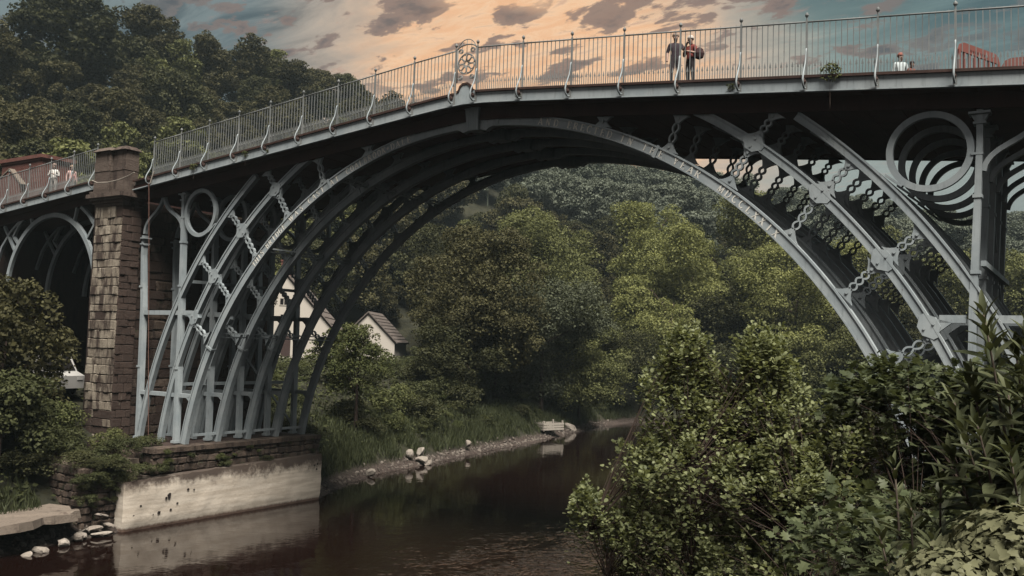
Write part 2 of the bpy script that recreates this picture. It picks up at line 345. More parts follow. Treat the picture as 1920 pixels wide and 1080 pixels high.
# collars on the inner rib
for deg in (27.3, 63.0):
    q = MB(); t = R_(deg); c0 = Vector((15.3*math.cos(t), .085, ZC+15.3*math.sin(t))); rd = Vector((math.cos(t), 0, math.sin(t))); tg = Vector((-math.sin(t), 0, math.cos(t)))
    q.bar(c0-tg*.05, c0+tg*.05, .26, .40, rd); planes('collar', q)
# crown joint: stepped rib ends and fluted bracket
q = MB().prism([(.16, 15.30), (.5, 15.22), (.62, 15.30), (.80, 15.36), (1.0, 15.40), (1.0, 15.62), (.16, 15.62)], -.03, .2)
planes('crown_flare', q)
q = MB()
for i in range(5): q.hexa([(-.24+i*.096+.006, -.17, 15.24), (-.24+i*.096+.09, -.17, 15.24), (-.24+i*.096+.09, .3, 15.24), (-.24+i*.096+.006, .3, 15.24), (-.29+i*.116+.004, -.22, 15.98), (-.29+i*.116+.112, -.22, 15.98), (-.29+i*.116+.112, .3, 15.98), (-.29+i*.116+.004, .3, 15.98)])
q.box(-.30, .30, -.24, .31, 15.983, 16.06)
planes('keystone_bracket', q, both=False)
# circles between deck, post and outer rib
q = MB().arc(14.71, 13.16, .90, 1.07, 0, 2*math.pi, .0, .15, 48, closed=True)
q.bar((15.7, .07, 13.0), (15.98, .07, 13.0), .2, .06); q.bar((13.62, .07, 12.62), (14.05, .07, 12.28), .2, .06)
planes('circle', q)
# posts
def post(x0, x1, ztop, wd0, wd1):
    q = MB(); zz = [(FZ, wd1, x1), (9.0, wd1, (x0*.4+x1*.6)), (ztop-.9, wd0, x0), (ztop, wd0, x0)]
    def col_(za, zb, wa, wb, xa, xb): q.hexa([(xa-wa/2, -.02, za), (xa+wa/2, -.02, za), (xa+wa/2, .24, za), (xa-wa/2, .24, za), (xb-wb/2, -.02, zb), (xb+wb/2, -.02, zb), (xb+wb/2, .24, zb), (xb-wb/2, .24, zb)])
    for a, b_ in zip(zz[:-1], zz[1:]): col_(a[0], b_[0]-.002, a[1], b_[1]+.0, a[2], b_[2])
    for z_ in (9.95, 11.9, 6.3): 
        xx = x1+(x0-x1)*(z_-FZ)/(ztop-FZ); q.box(xx-wd1*.62, xx+wd1*.62, -.045, .255, z_-.04, z_+.05)
    q.box(x1-wd1*.75, x1+wd1*.75, -.08, .28, FZ-.004, FZ+.10)
    q.box(x0-wd0, x0+wd0, -.06, .3, ztop-.42, ztop-.36); q.box(x0-wd0*1.7, x0+wd0*1.7, -.09, .33, ztop-.16, ztop-.1)
    for s_ in (-1, 1): q.prism([(x0+s_*wd0*.5, ztop-.36), (x0+s_*wd0*.9, ztop-.30), (x0+s_*wd0*1.4, ztop-.163), (x0+s_*wd0*.5, ztop-.163)], .02, .2)
    return q
planes('inner_post', post(15.9, 15.62, soff(15.9), .15, .18)); planes('outer_post', post(18.66, 18.3, soff(18.66)-1.6, .13, .19))
# ogee arch between the posts
def bez(p, n=14): 
    out = []
    for i in range(n+1):
        t = i/n; out.append(tuple((1-t)**3*p[0][k]+3*(1-t)**2*t*p[1][k]+3*(1-t)*t*t*p[2][k]+t**3*p[3][k] for k in range(2)))
    return out
q = MB().strip(bez([(15.98, 12.55), (16.08, 13.3), (17.15, 13.15), (17.38, soff(17.4)+.04)]), .13, .03, .19)
q.strip(bez([(18.66, 12.4), (18.6, 13.3), (17.6, 13.2), (17.42, soff(17.4)+.04)]), .13, .03, .19)
planes('ogee_arch', q)
# links: wavy pierced braces between the ribs
def link(a, b_, holes):
    q = MB(); ax, az = a; dx_, dz_ = b_[0]-ax, b_[1]-az; L = math.hypot(dx_, dz_); ux, uz = dx_/L, dz_/L; nx_, nz_ = -uz, ux
    def P2(s_, o_): return (ax+ux*s_+nx_*o_, az+uz*s_+nz_*o_)
    g = min(.30, L*.3); k = holes*7
    if holes:
        for sg in (1, -1):
            pts = [P2(g+(L-2*g)*i/k, sg*(.024+.074*abs(math.sin(math.pi*holes*i/k)))) for i in range(k+1)]
            q.strip(pts, .052, .03, .14)
    else: q.strip([P2(g*.6, 0), P2(L-g*.6, 0)], .07, .035, .135)
    for e, sg in ((0, 1), (L, -1)):   # flared ends with a bolt boss
        q.prism([P2(e+sg*v, o_) for v, o_ in ((.02, -.34), (.08, -.24), (.17, -.15), (.26, -.085), (g+.03, -.055), (g+.03, .055), (.26, .085), (.17, .15), (.08, .24), (.02, .34))], .03, .14)
        c0 = P2(e+sg*.17, 0); q.tube([(c0[0], -.005, c0[1]), (c0[0], .17, c0[1])], .045, 8)
    return q
rI, rM = 15.3, 16.9
for a, b_, hls in [((5.07, soff(5.07)+.02), (5.0, 14.84), 0), ((7.7, soff(7.7)+.02), (7.3, 13.82), 2), ((10.65, soff(10.65)+.02), (10.05, 13.93), 2), ((9.93, 13.72), (9.22, 12.66), 3),
                   ((12.80, 13.08), (12.05, 12.33), 2), ((11.85, 12.15), (11.0, 11.02), 3), ((14.55, 11.08), (13.72, 10.42), 2), ((13.42, 10.20), (12.52, 9.34), 3), ((14.83, 8.33), (13.82, 7.66), 2)]:
    planes('link', link(a, b_, hls))
# node plates on the middle rib
for (x, zc_) in ((10.0, 13.85), (11.93, 12.25), (13.55, 10.32), (14.78, 8.6)):
    q = MB(); t = math.atan2(zc_-ZC, x); R0 = 16.9
    pl = [(R0+.25, t-.008), (R0+.25, t+.008), (R0+.17, t+.013), (R0+.06, t+.021), (R0-.06, t+.021), (R0-.17, t+.013), (R0-.25, t+.008), (R0-.25, t-.008), (R0-.17, t-.013), (R0-.06, t-.021), (R0+.06, t-.021), (R0+.17, t-.013)]
    q.prism([(r*math.cos(a), ZC+r*math.sin(a)) for r, a in pl], -.030, .20)
    for dr_ in (-.13, .13): q.tube([((R0+dr_)*math.cos(t), -.06, ZC+(R0+dr_)*math.sin(t)), ((R0+dr_)*math.cos(t), .0, ZC+(R0+dr_)*math.sin(t))], .035, 8)
    planes('node_plate', q)
# horizontal struts, upper and lower
planes('strut', MB().box(15.78, 18.35, .03, .2, 8.66, 8.86))
q = MB().box(14.95, 15.58, .03, .2, 8.66, 8.86)
q.prism([(14.85, 8.35), (15.25, 8.662), (14.75, 8.80)], .03, .2)
planes('strut', q)
planes('lower_strut', MB().box(15.76, 18.28, .03, .2, 5.05, 5.22))
q = MB().box(14.62, 15.5, .03, .2, 5.05, 5.22); q.prism([(14.62, 4.75), (15.0, 5.05), (14.5, 5.22)], .03, .2)
planes('lower_strut', q)
# cross ties from rib to rib, and diagonal braces
for s_ in (1, -1):
    for nm, (x, zz) in (('tie_beam', (13.2, 7.82)), ('tie_beam', (10.56, 11.40)), ('tie_beam', (6.55, 14.05))):
        q = MB(); t = math.atan2(zz-ZC, x); tg = Vector((-math.sin(t), 0, math.cos(t)))
        for o_ in (-.09, .09):
            q2 = MB(); c0 = Vector((x, 0, zz))+tg*o_
            q2.bar((c0.x, .19, c0.z), (c0.x, 7.0, c0.z), .09, .055); put(nm, ((q2 if s_ > 0 else q2.mirror()), IRON), bridge)
        for k in range(1, NP):
            q = MB(); q.bar(Vector((x, k*SP-.03, zz))-tg*.12, Vector((x, k*SP-.03, zz))+tg*.12, .12, .1, (0, 1, 0)); put('tie_clip', ((q if s_ > 0 else q.mirror()), IRON), bridge)
    q = MB().bar((14.98, .1, 3.42), (14.98, 6.95, 3.42), .07, .11); put('foot_rail', ((q if s_ > 0 else q.mirror()), IRON), bridge)
    for (ya, za, yb, zb) in ((2.2, 8.6, 7.05, 3.5), (3.4, 13.0, 7.05, 8.9)):
        q = MB().bar((15.80, ya, za), (15.80, yb, zb), .08, .1); put('diagonal_brace', ((q if s_ > 0 else q.mirror()), IRON), bridge)
    for zz in (5.6, 10.2):
        q = MB().bar((15.95, .26, zz), (15.95, 7.0, zz), .12, .14); put('post_tie', ((q if s_ > 0 else q.mirror()), IRON), bridge)
# deck
PL = .935
dps = []
for i in range(-20, 34):
    x0, x1 = i*PL+.008, (i+1)*PL-.008; q = MB()
    def sec(x, y0, y1, za, zb): return
    for (y0, y1, fa, fb) in ((-.60, 7.46, -.14, .10), (.0, 6.88+.17, -.52, -.143)):
        q.hexa([(x0, y0, zp(x0)+fa), (x1, y0, zp(x1)+fa), (x1, y1, zp(x1)+fa), (x0, y1, zp(x0)+fa), (x0, y0, zp(x0)+fb), (x1, y0, zp(x1)+fb), (x1, y1, zp(x1)+fb), (x0, y1, zp(x0)+fb)])
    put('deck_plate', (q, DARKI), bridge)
q = MB()
def runbar(q, xa, xb, y0, y1, fa, fb, step=.935, f=zp):
    n_ = max(1, int(round((xb-xa)/step)))
    for i in range(n_):
        x0, x1 = xa+(xb-xa)*i/n_, xa+(xb-xa)*(i+1)/n_
        q.hexa([(x0, y0, f(x0)+fa), (x1, y0, f(x1)+fa), (x1, y1, f(x1)+fa), (x0, y1, f(x0)+fa), (x0, y0, f(x0)+fb), (x1, y0, f(x1)+fb), (x1, y1, f(x1)+fb), (x0, y1, f(x0)+fb)])
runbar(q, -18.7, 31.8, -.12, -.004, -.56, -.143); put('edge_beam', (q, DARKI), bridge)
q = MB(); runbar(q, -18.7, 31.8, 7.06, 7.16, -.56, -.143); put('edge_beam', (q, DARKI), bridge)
q = MB(); runbar(q, -18.7, 31.8, -.55, 7.4, .102, .25); put('roadway', (q, plain('road', (.10, .085, .075), .9, .3, 4)), bridge)
# fascia panels, flanges and the arched crown plate
S = 1.8697; X0 = .462
posts_x = [-(X0+S*k) for k in range(9, -1, -1)]+[X0+S*k for k in range(17)]
for ys_, (ya, yb) in ((0, (-.66, -.602)), (1, (7.462, 7.52))):
    for a, b_ in zip(posts_x[:-1], posts_x[1:]):
        if b_-a < 1.2:
            pts = [(a+.03, zp(a)-.14), (b_-.03, zp(b_)-.14), (b_-.03, zp(b_)+.30)]
            pts += [(.36, 16.50), (.27, 16.54), (.22, 16.68), (.1, 16.77), (-.1, 16.77), (-.22, 16.68), (-.27, 16.54), (-.36, 16.50)]+[(a+.03, zp(a)+.30)]
            put('crown_panel', (MB().prism(pts, ya, yb), IRON), bridge)
            q = MB().strip(pts[3:-1], .07, ya-.03, yb+.02); put('panel_moulding', (q, RUSTI), bridge)
        else:
            q = MB(); xa, xb = a+.02, b_-.02
            q.hexa([(xa, ya, zp(xa)-.10), (xb, ya, zp(xb)-.10), (xb, yb, zp(xb)-.10), (xa, yb, zp(xa)-.10), (xa, ya, zp(xa)+.24), (xb, ya, zp(xb)+.24), (xb, yb, zp(xb)+.24), (xa, yb, zp(xa)+.24)])
            put('fascia_panel', (q, IRON), bridge)
for (a, b_) in ((-18.6, -.46), (.46, 31.5)):
    for ya, yb in ((-.73, -.56), (7.42, 7.59)): q = MB(); runbar(q, a, b_, ya, yb, .245, .32); put('top_flange', (q, RUSTI), bridge)
for ya, yb in ((-.74, -.604), (7.464, 7.6)): q = MB(); runbar(q, -18.6, 31.5, ya, yb, -.145, -.103); put('bottom_flange', (q, IRON), bridge)

# lettering cast on the near inner rib
GL = {  # strokes: (points, width); cell 0..1 high
 'A': ([[(.03, 0), (.36, 1)], .07], [[(.36, 1), (.70, 0)], .15], [[(.16, .34), (.56, .34)], .06], 's.03', 's.70'),
 'B': ([[(.12, 0), (.12, 1)], .15], [[(.12, 1), (.42, .98), (.52, .78), (.40, .55), (.12, .53)], .09], [[(.12, .53), (.46, .50), (.60, .28), (.46, .03), (.12, 0)], .10], 's.12', 't.12'),
 'C': ([[(.66, .80), (.52, .96), (.30, .96), (.12, .75), (.09, .5), (.12, .25), (.30, .04), (.52, .04), (.66, .2)], .12],),
 'D': ([[(.12, 0), (.12, 1)], .15], [[(.12, 1), (.45, .96), (.66, .72), (.68, .5), (.66, .28), (.45, .04), (.12, 0)], .10], 's.12', 't.12'),
 'E': ([[(.12, 0), (.12, 1)], .15], [[(.12, .97), (.56, .97), (.57, .8)], .07], [[(.12, .52), (.44, .52)], .07], [[(.12, .03), (.58, .03), (.60, .22)], .07], 's.12', 't.12'),
 'G': ([[(.66, .80), (.52, .96), (.30, .96), (.12, .75), (.09, .5), (.12, .25), (.30, .04), (.52, .04), (.64, .14), (.64, .42), (.45, .42)], .12],),
 'H': ([[(.12, 0), (.12, 1)], .14], [[(.62, 0), (.62, 1)], .14], [[(.12, .5), (.62, .5)], .07], 's.12', 't.12', 's.62', 't.62'),
 'I': ([[(.18, 0), (.18, 1)], .15], 's.18', 't.18'),
 'K': ([[(.12, 0), (.12, 1)], .15], [[(.62, 1), (.14, .42)], .08], [[(.30, .60), (.66, 0)], .14], 's.12', 't.12', 's.66', 't.62'),
 'L': ([[(.12, 0), (.12, 1)], .15], [[(.12, .03), (.55, .03), (.57, .25)], .07], 's.12', 't.12'),
 'M': ([[(.10, 0), (.12, 1)], .07], [[(.12, 1), (.43, .05)], .14], [[(.43, .05), (.74, 1)], .07], [[(.74, 1), (.76, 0)], .14], 's.10', 's.76', 't.10', 't.76'),
 'N': ([[(.12, 0), (.12, 1)], .07], [[(.12, 1), (.62, 0)], .14], [[(.62, 0), (.62, 1)], .07], 's.12', 't.10', 't.62'),
 'O': ([[(.38, .97), (.18, .88), (.08, .5), (.18, .12), (.38, .03), (.58, .12), (.68, .5), (.58, .88), (.38, .97)], .12],),
 'R': ([[(.12, 0), (.12, 1)], .15], [[(.12, .98), (.46, .95), (.56, .74), (.44, .50), (.12, .48)], .09], [[(.34, .48), (.66, 0)], .14], 's.12', 't.12', 's.66'),
 'S': ([[(.52, .80), (.44, .95), (.26, .97), (.11, .84), (.13, .66), (.34, .52), (.52, .38), (.54, .16), (.38, .03), (.18, .05), (.08, .22)], .11],),
 'T': ([[(.32, 0), (.32, 1)], .15], [[(.02, .80), (.04, .97), (.60, .97), (.62, .80)], .07], 's.32'),
 'U': ([[(.1, 1), (.1, .3), (.3, .03), (.5, .1), (.6, .3), (.6, 1)], .11], 't.10', 't.60'),
 'V': ([[(.03, 1), (.36, 0)], .14], [[(.36, 0), (.68, 1)], .07], 't.03', 't.68'),
 'W': ([[(.02, 1), (.26, 0)], .13], [[(.26, 0), (.48, .95)], .07], [[(.48, .95), (.70, 0)], .13], [[(.70, 0), (.94, 1)], .07], 't.03', 't.92'),
 'X': ([[(.05, 1), (.64, 0)], .15], [[(.05, 0), (.62, 1)], .07], 's.05', 's.64', 't.05', 't.62'),
 'Y': ([[(.34, 0), (.34, .45)], .15], [[(.34, .45), (.04, 1)], .13], [[(.34, .45), (.64, 1)], .07], 's.34', 't.04', 't.64'),
 '=': ([[(.05, .38), (.45, .46)], .09], [[(.05, .58), (.45, .66)], .09])}
def glyph(ch):
    q = MB(); xs_ = []
    for st in GL[ch]:
        if isinstance(st, str): x = float(st[1:]); zz = 0.03 if st[0] == 's' else .97; pts, wd = [(x-.14, zz), (x+.14, zz)], .06
        else: pts, wd = st
        xs_ += [p_[0] for p_ in pts]
        q.strip([(p_[0]*1.0, p_[1]) for p_ in pts], wd*1.25, 0, .07)
    mx = (min(xs_)+max(xs_))/2; q.v = [((x-mx)*.235, y*.235, (z_-.5)*.235) for x, y, z_ in q.v]; return q.mesh('letter', LETM)
GM = {}
near_R = rib_in[0]; near_L = rib_in[NP]
for word, t0, t1 in (('THIS', 136.3, 133.9), ('BRIDGE', 132.4, 128.0), ('WAS', 126.0, 123.5), ('CAST', 121.5, 118.6), ('AT', 116.5, 115.4), ('COALBROOK', 113.1, 105.9), ('=', 105.15, 105.15), ('DALE', 104.3, 101.3),
                     ('AND', 79.8, 77.5), ('ERECTED', 75.5, 69.7), ('IN', 67.8, 66.7), ('THE', 64.6, 62.3), ('YEAR', 60.2, 57.0), ('MDCCLXXIX', 53.7, 45.6)):
    for i, ch in enumerate(word):
        t = R_(t0+(t1-t0)*(i/max(1, len(word)-1)))
        if ch not in GM: GM[ch] = glyph(ch)
        o = put('letter', GM[ch], near_R if t < math.pi/2 else near_L, (15.29*math.cos(t), -.0145, ZC+15.29*math.sin(t)), (0, math.pi/2-t, 0))

# ------------------------------------------------------------------ railings
bar_me = MB().box(-.010, .010, -.010, .010, 0, 1.46); bar_me.add([(-.012, -.012, 1.46), (.012, -.012, 1.46), (.012, .012, 1.46), (-.012, .012, 1.46), (0, 0, 1.60)], [(0, 1, 4), (1, 2, 4), (2, 3, 4), (3, 0, 4)]); bar_me = bar_me.mesh('bar', RAILM)
spk = MB().box(-.009, .009, -.009, .009, 0, .34); spk.add([(-.03, -.01, .27), (.03, -.01, .27), (.03, .01, .27), (-.03, .01, .27), (0, 0, .44)], [(0, 1, 4), (1, 2, 4), (2, 3, 4), (3, 0, 4), (3, 2, 1, 0)]); spk = spk.mesh('spike', RAILM)
pst = MB().box(-.025, .025, -.025, .025, -.42, 1.58); pst.lathe([(.018, 1.58), (.02, 1.64), (.055, 1.70), (.05, 1.745), (.02, 1.77), (.005, 1.80)], 8); pst.box(-.04, .04, -.05, .05, -.42, -.02); pst = pst.mesh('post', RAILM)
sty = MB(); cp = []
for i in range(13):
    t = i/12; cp.append((0, -.04-.34*math.sin(min(1, t*1.18)*math.pi)**1.2*(1-.45*t)-(.10 if i == 12 else 0)*0, -.30+1.08*t))
cp = [(0, -.10, -.36), (0, -.22, -.40), (0, -.34, -.33), (0, -.37, -.18), (0, -.32, -.02), (0, -.22, .16), (0, -.13, .34), (0, -.09, .50), (0, -.07, .64), (0, -.05, .72), (0, -.015, .76)]
sty.tube(cp, [.024, .026, .028, .028, .026, .024, .022, .021, .02, .026, .02], 6)
sty = sty.mesh('stay', IRON, True)
scr = MB().tube([(0, -.21+.075*math.cos(t), -.22+.075*math.sin(t)) for t in np.linspace(0, 2*math.pi, 11)], .022, 5); scr.lathe([(.03, -.05), (.055, 0), (.03, .05)], 8, (0, -.2, -.22)); scr = scr.mesh('scroll', RUSTI, True)
def railing(label, xs_, y, face, f, ztop, bars=11, spikes=True, medal=False, stays=True, name='railing'):
    rl = thing(name, label, 'railing', (xs_[0], y, f(xs_[0])+.32)); o0 = Vector((xs_[0], y, f(xs_[0])+.32))
    def loc(x, dz_=0, dy_=0): return Vector((x, y+dy_, f(x)+.32+dz_))-o0
    for i, x in enumerate(xs_):
        put('post', pst, rl, loc(x))
        if stays:
            s_ = put('stay', sty, rl, loc(x, 0, -.0 if face < 0 else .0), (0, 0, 0 if face < 0 else math.pi))
            put('scroll', scr, s_)
    q = MB()
    for a, b_ in zip(xs_[:-1], xs_[1:]):
        if medal and b_-a < 1.2:
            q.tube([loc(a, 1.52)]+[loc((a+b_)/2+dx_, zz) for dx_, zz in ((-.36, 1.60), (-.2, 1.66), (0, 1.68), (.2, 1.66), (.36, 1.60))]+[loc(b_, 1.52)], .024, 6); continue
        q.tube([loc(a, 1.52), loc(b_, 1.52)], .024, 6)
        for k in range(1, bars+1):
            x = a+(b_-a)*k/(bars+1); put('bar', bar_me, rl, loc(x), None, (1, 1, 1+random.uniform(-.01, .01)))
        if spikes:
            for k in range(bars+1): put('spike', spk, rl, loc(a+(b_-a)*(k+.5)/(bars+1)))
    put('top_rail', (q, RAILM, True), rl)
    return rl, loc
xs_near = [x for x in posts_x if x > -17.6]
main_rail, mloc = railing('grey iron railing with curved stays along the near edge of the bridge', xs_near, -.63, -1, zp, 1.52, 11, True, True)
far_rail, _ = railing('grey iron railing along the far edge of the bridge deck', [x for x in xs_near if x < 12], 7.49, 1, zp, 1.52, 10, False, False)
# rosette panel at the crown
ros = put('rosette_panel', (MB().tube([mloc(-.39, .36), mloc(-.39, 1.56)], .02, 5).tube([mloc(.39, .36), mloc(.39, 1.56)], .014, 5).tube([mloc(.36*math.cos(t), .99+.36*math.sin(t)) for t in np.linspace(0, 2*math.pi, 25)], .02, 5).tube([mloc(.075*math.cos(t), .99+.075*math.sin(t)) for t in np.linspace(0, 2*math.pi, 13)], .014, 5), RAILM, True), main_rail)
for k in range(8):
    a = k*math.pi/4+math.pi/8; ca, sa = math.cos(a), math.sin(a)
    pts = [(.08, 0), (.17, .055), (.25, .095), (.31, .085), (.345, 0), (.31, -.085), (.25, -.095), (.17, -.055), (.08, 0)]
    put('petal', (MB().tube([mloc(r*ca-t*sa, .99+r*sa+t*ca) for r, t in pts], .02, 5), RAILM, True), ros)
for sx in (-1, 1):
    for sz in (-1, 1):
        pts = []
        for i in range(16):
            t = i/15*3.4*math.pi; r = .125*(1-i/22); pts.append(mloc(sx*(.245+r*math.cos(t)*.85), .99+sz*(.465+r*math.sin(t)*.8)))
        put('scroll', (MB().tube(pts, .018, 5), RAILM, True), ros)
put('arched_top', (MB().tube([mloc(.38*math.cos(t), 1.50+.38*math.sin(t)*.95) for t in np.linspace(.15, math.pi-.15, 13)], .016, 5).tube([mloc(0, 1.36), mloc(0, 1.86)], .012, 5).tube([mloc(-.2, 1.4), mloc(-.2, 1.78)], .009, 4).tube([mloc(.2, 1.4), mloc(.2, 1.78)], .009, 4), RAILM, True), ros)

# ------------------------------------------------------------------ approach over the land arch
def za(x): return 14.70-.085*(-21.5-x) if x < -21.5 else 14.70-.02*(x+21.5)
land = thing('approach_bridge', 'small iron land arch carrying the walkway left of the stone pier', 'bridge', (-26.3, 0, 5))
def lp(mb): mb.v = [(x+26.3, y, z_-5) for x, y, z_ in mb.v]; return mb
q = MB().arc(-26.3, 9.68, 3.88, 4.12, R_(2), R_(178), 0, .16, 40)
arch_me = lp(q).mesh('land_arch_rib', IRON)
BR = [([(-24.2, 14.0), (-24.4, 13.28)], .12), ([(-23.86, 13.95), (-23.2, 13.55), (-22.66, 13.05)], .16), ([(-22.62, 13.05), (-23.15, 12.4)], .12), ([(-28.4, 13.75), (-28.15, 13.2)], .13), ([(-28.75, 13.8), (-29.45, 13.3), (-29.95, 12.7)], .13), ([(-29.92, 12.72), (-29.4, 12.3)], .13), ([(-29.3, 13.55), (-30.2, 13.0), (-31.0, 12.2), (-31.5, 11.2)], .14), ([(-30.9, 13.3), (-29.75, 12.0)], .12)]
BRM = [lp(MB().strip(p_, w_, .02, .16)).mesh('spandrel_brace', IRON) for p_, w_ in BR]
for k in range(4):
    put('land_arch_rib', arch_me, land, (0, k*2.2, 0))
    for b_ in BRM: put('spandrel_brace', b_, land, (0, k*2.2, 0))
q = MB(); runbar(q, -46, -21.3, -.6, 7.4, -.14, .1, f=za); runbar(q, -46, -21.3, 0, 7.0, -.52, -.143, f=za); put('deck', (lp(q), DARKI), land)
q = MB(); runbar(q, -46, -21.3, -.55, 7.35, .102, .25, f=za); put('roadway', (lp(q), bpy.data.materials['road']), land)
ax = [-21.65-1.95*k for k in range(8)][::-1]
for a, b_ in zip(ax[:-1], ax[1:]):
    q = MB(); runbar(q, a+.02, b_-.02, -.66, -.602, -.10, .24, 2, za); put('fascia_panel', (lp(q), IRON), land)
q = MB(); runbar(q, -46, -21.25, -.73, -.56, .245, .32, f=za); put('top_flange', (lp(q), RUSTI), land)
railing('grey iron railing on the walkway left of the stone pier', ax, -.63, -1, za, 1.52, 11, True, False)

# ------------------------------------------------------------------ masonry
def stone_mesh(seed, mt, rough=.05, bev=.06):
    r = np.random.default_rng(seed); s = bmesh.new(); bmesh.ops.create_cube(s, size=1)
    bmesh.ops.bevel(s, geom=list(s.edges), offset=bev, segments=1, affect='EDGES')
    for v in s.verts: v.co += Vector(r.normal(0, rough*.35, 3))
    me = bpy.data.meshes.new('stone'); s.to_mesh(me); s.free(); me.materials.append(mt); return me
def stone_set(mt, n_=5, rough=.05, bev=.05): return [stone_mesh(i*7+3, mt, rough, bev) for i in range(n_)]
SP_, SS_, SR_, SB_ = stone_set(PALES, 6, .10, .07), stone_set(SOOT_SHADE, 6, .08, .06), stone_set(RUBS, 8, .2, .16), stone_set(BRICKM, 4, .03, .04)
def wall_face(parent, base, u, w_len, z0, z1, ch, cl, sets, depth=.22, o=(0, 0, 0), name='stone', zpick=None, jitter=.25, limit=300):
    """courses of stones on a face that starts at base and runs along u; nrm points out of the wall"""
    u = Vector(u); nrm = Vector((u.y, -u.x, 0)); rz = math.atan2(u.y, u.x); z = z0; row = 0; cnt = 0
    while z < z1-.05:
        h = min(ch*random.uniform(.75, 1.25), z1-z); 
        if z1-(z+h) < ch*.45: h = z1-z
        x = 0; first = True
        while x < w_len-.02:
            l = cl*random.uniform(1-jitter, 1+jitter)*(.55 if first and row % 2 else 1); first = False
            if w_len-(x+l) < cl*.4: l = w_len-x
            c0 = Vector(base)+u*(x+l/2)+nrm*(random.uniform(-.035, .035)-depth/2+.045)
            st = zpick(c0, z) if zpick else sets
            put(name, random.choice(st), parent, (c0.x-o[0], c0.y-o[1], z+h/2-o[2]), (0, 0, rz), (l-.018, depth, h-.018)); cnt += 1
            x += l
        z += h; row += 1
    return cnt
pier = thing('stone_pier', 'tall soot streaked sandstone pier with a moulded cap at the bridge end', 'pier', (-20, -.5, 2.5)); po = (-20, -.5, 2.5)
put('mortar_core', (MB().box(-20.8+20, -18.86+20, -.96+.5, -.2+.5, -.6, 11.7), MORT), pier)
pk = lambda c0, z: (SP_ if (z > 4.2 and random.random() < .86) or random.random() < .2 else SS_)
wall_face(pier, (-20.86, -1.0, 0), (1, 0, 0), 2.04, 2.0, 13.6, .40, .60, None, .2, po, zpick=pk, jitter=.42)
wall_face(pier, (-18.82, -1.0, 0), (0, 1, 0), .95, 2.0, 13.6, .36, .5, SS_, .2, po)  # side face all in dark stones, its shade painted in by colour
q = MB()
for (e, z0, z1) in ((.06, 13.6, 13.72), (.14, 13.722, 13.86), (.24, 13.862, 13.98), (.36, 13.982, 14.16), (.26, 14.162, 14.30)): q.box(-20.86-e+20, -18.8+e+20, -1.0-e+.5, -.1+e+.5, z0-2.5, z1-2.5)
put('cornice', (q, CAPS), pier)
for (x0, x1, y0) in ((-20.9, -19.72, -1.2), (-19.62, -18.72, -1.08)):
    for i in range(4):
        q = MB(); z0 = 14.302+i*.46; q.box(x0+20+(i % 2)*.015, x1+20-(i % 2)*.02, y0+.5+(i % 2)*.02, .12, z0-2.5, z0+.448-2.5); put('block', (q, CAPS), pier)
    q = MB().hexa([(x0-.1+20, y0-.12+.5, 16.145-2.5), (x1+.1+20, y0-.12+.5, 16.145-2.5), (x1+.1+20, .2, 16.145-2.5), (x0-.1+20, .2, 16.145-2.5), (x0+.15+20, y0+.1+.5, 16.34-2.5), (x1-.15+20, y0+.1+.5, 16.34-2.5), (x1-.15+20, .05, 16.34-2.5), (x0+.15+20, .05, 16.34-2.5)])
    put('coping', (q, CAPS), pier)
abut = thing('stone_abutment', 'dark stone abutment wall behind the iron legs of the bridge', 'wall', (-19.2, 3.5, 2.5)); ao = (-19.2, 3.5, 2.5)
put('mortar_core', (MB().box(-22.3+19.2, -19.05+19.2, -.18-3.5, 8.3-3.5, -.6, 11.4), MORT), abut)
wall_face(abut, (-19.0, -.05, 0), (0, 1, 0), 8.3, 2.4, 13.9, .44, .82, None, .2, ao, zpick=lambda c0, z: SS_ if random.random() < .8 else SR_)
wall_face(abut, (-22.35, -.1, 0), (1, 0, 0), 1.1, 2.4, 13.9, .44, .6, SS_, .2, ao)
q = MB().prism([(-.02, 3.4), (.06, 3.5), (.10, 4.6), (.02, 5.0), (-.10, 4.9), (-.12, 4.2)], 0, .02)
lime = put('lime_streak', (q, plain('lime', (.42, .39, .33), .9, .4, 9)), abut, (.31, .62-3.5, -2.5), (0, 0, R_(90)))
back = thing('arch_dark_backing', 'dark stone wall added to darken the opening behind the small land arch', 'wall', (-29, 8, 4));  # added wall, closes the open path so the arch reads dark
put('mortar_core', (MB().box(-13, 6.7, .3, .8, -1, 10.5), MORT), back)
wall_face(back, (-42, 8.3, 0), (1, 0, 0), 19.6, 4.0, 14.2, .62, 1.15, SS_, .22, (-29, 8, 4))
lpier = thing('land_pier', 'stone support under the far left end of the walkway', 'pier', (-33, 3, 4)); put('mortar_core', (MB().box(-4, 1.35, -2.9, 4.6, -1, 9.4), MORT), lpier)
wall_face(lpier, (-37, -.0, 0), (1, 0, 0), 5.4, 4.0, 13.2, .5, .8, SS_, .22, (-33, 3, 4))
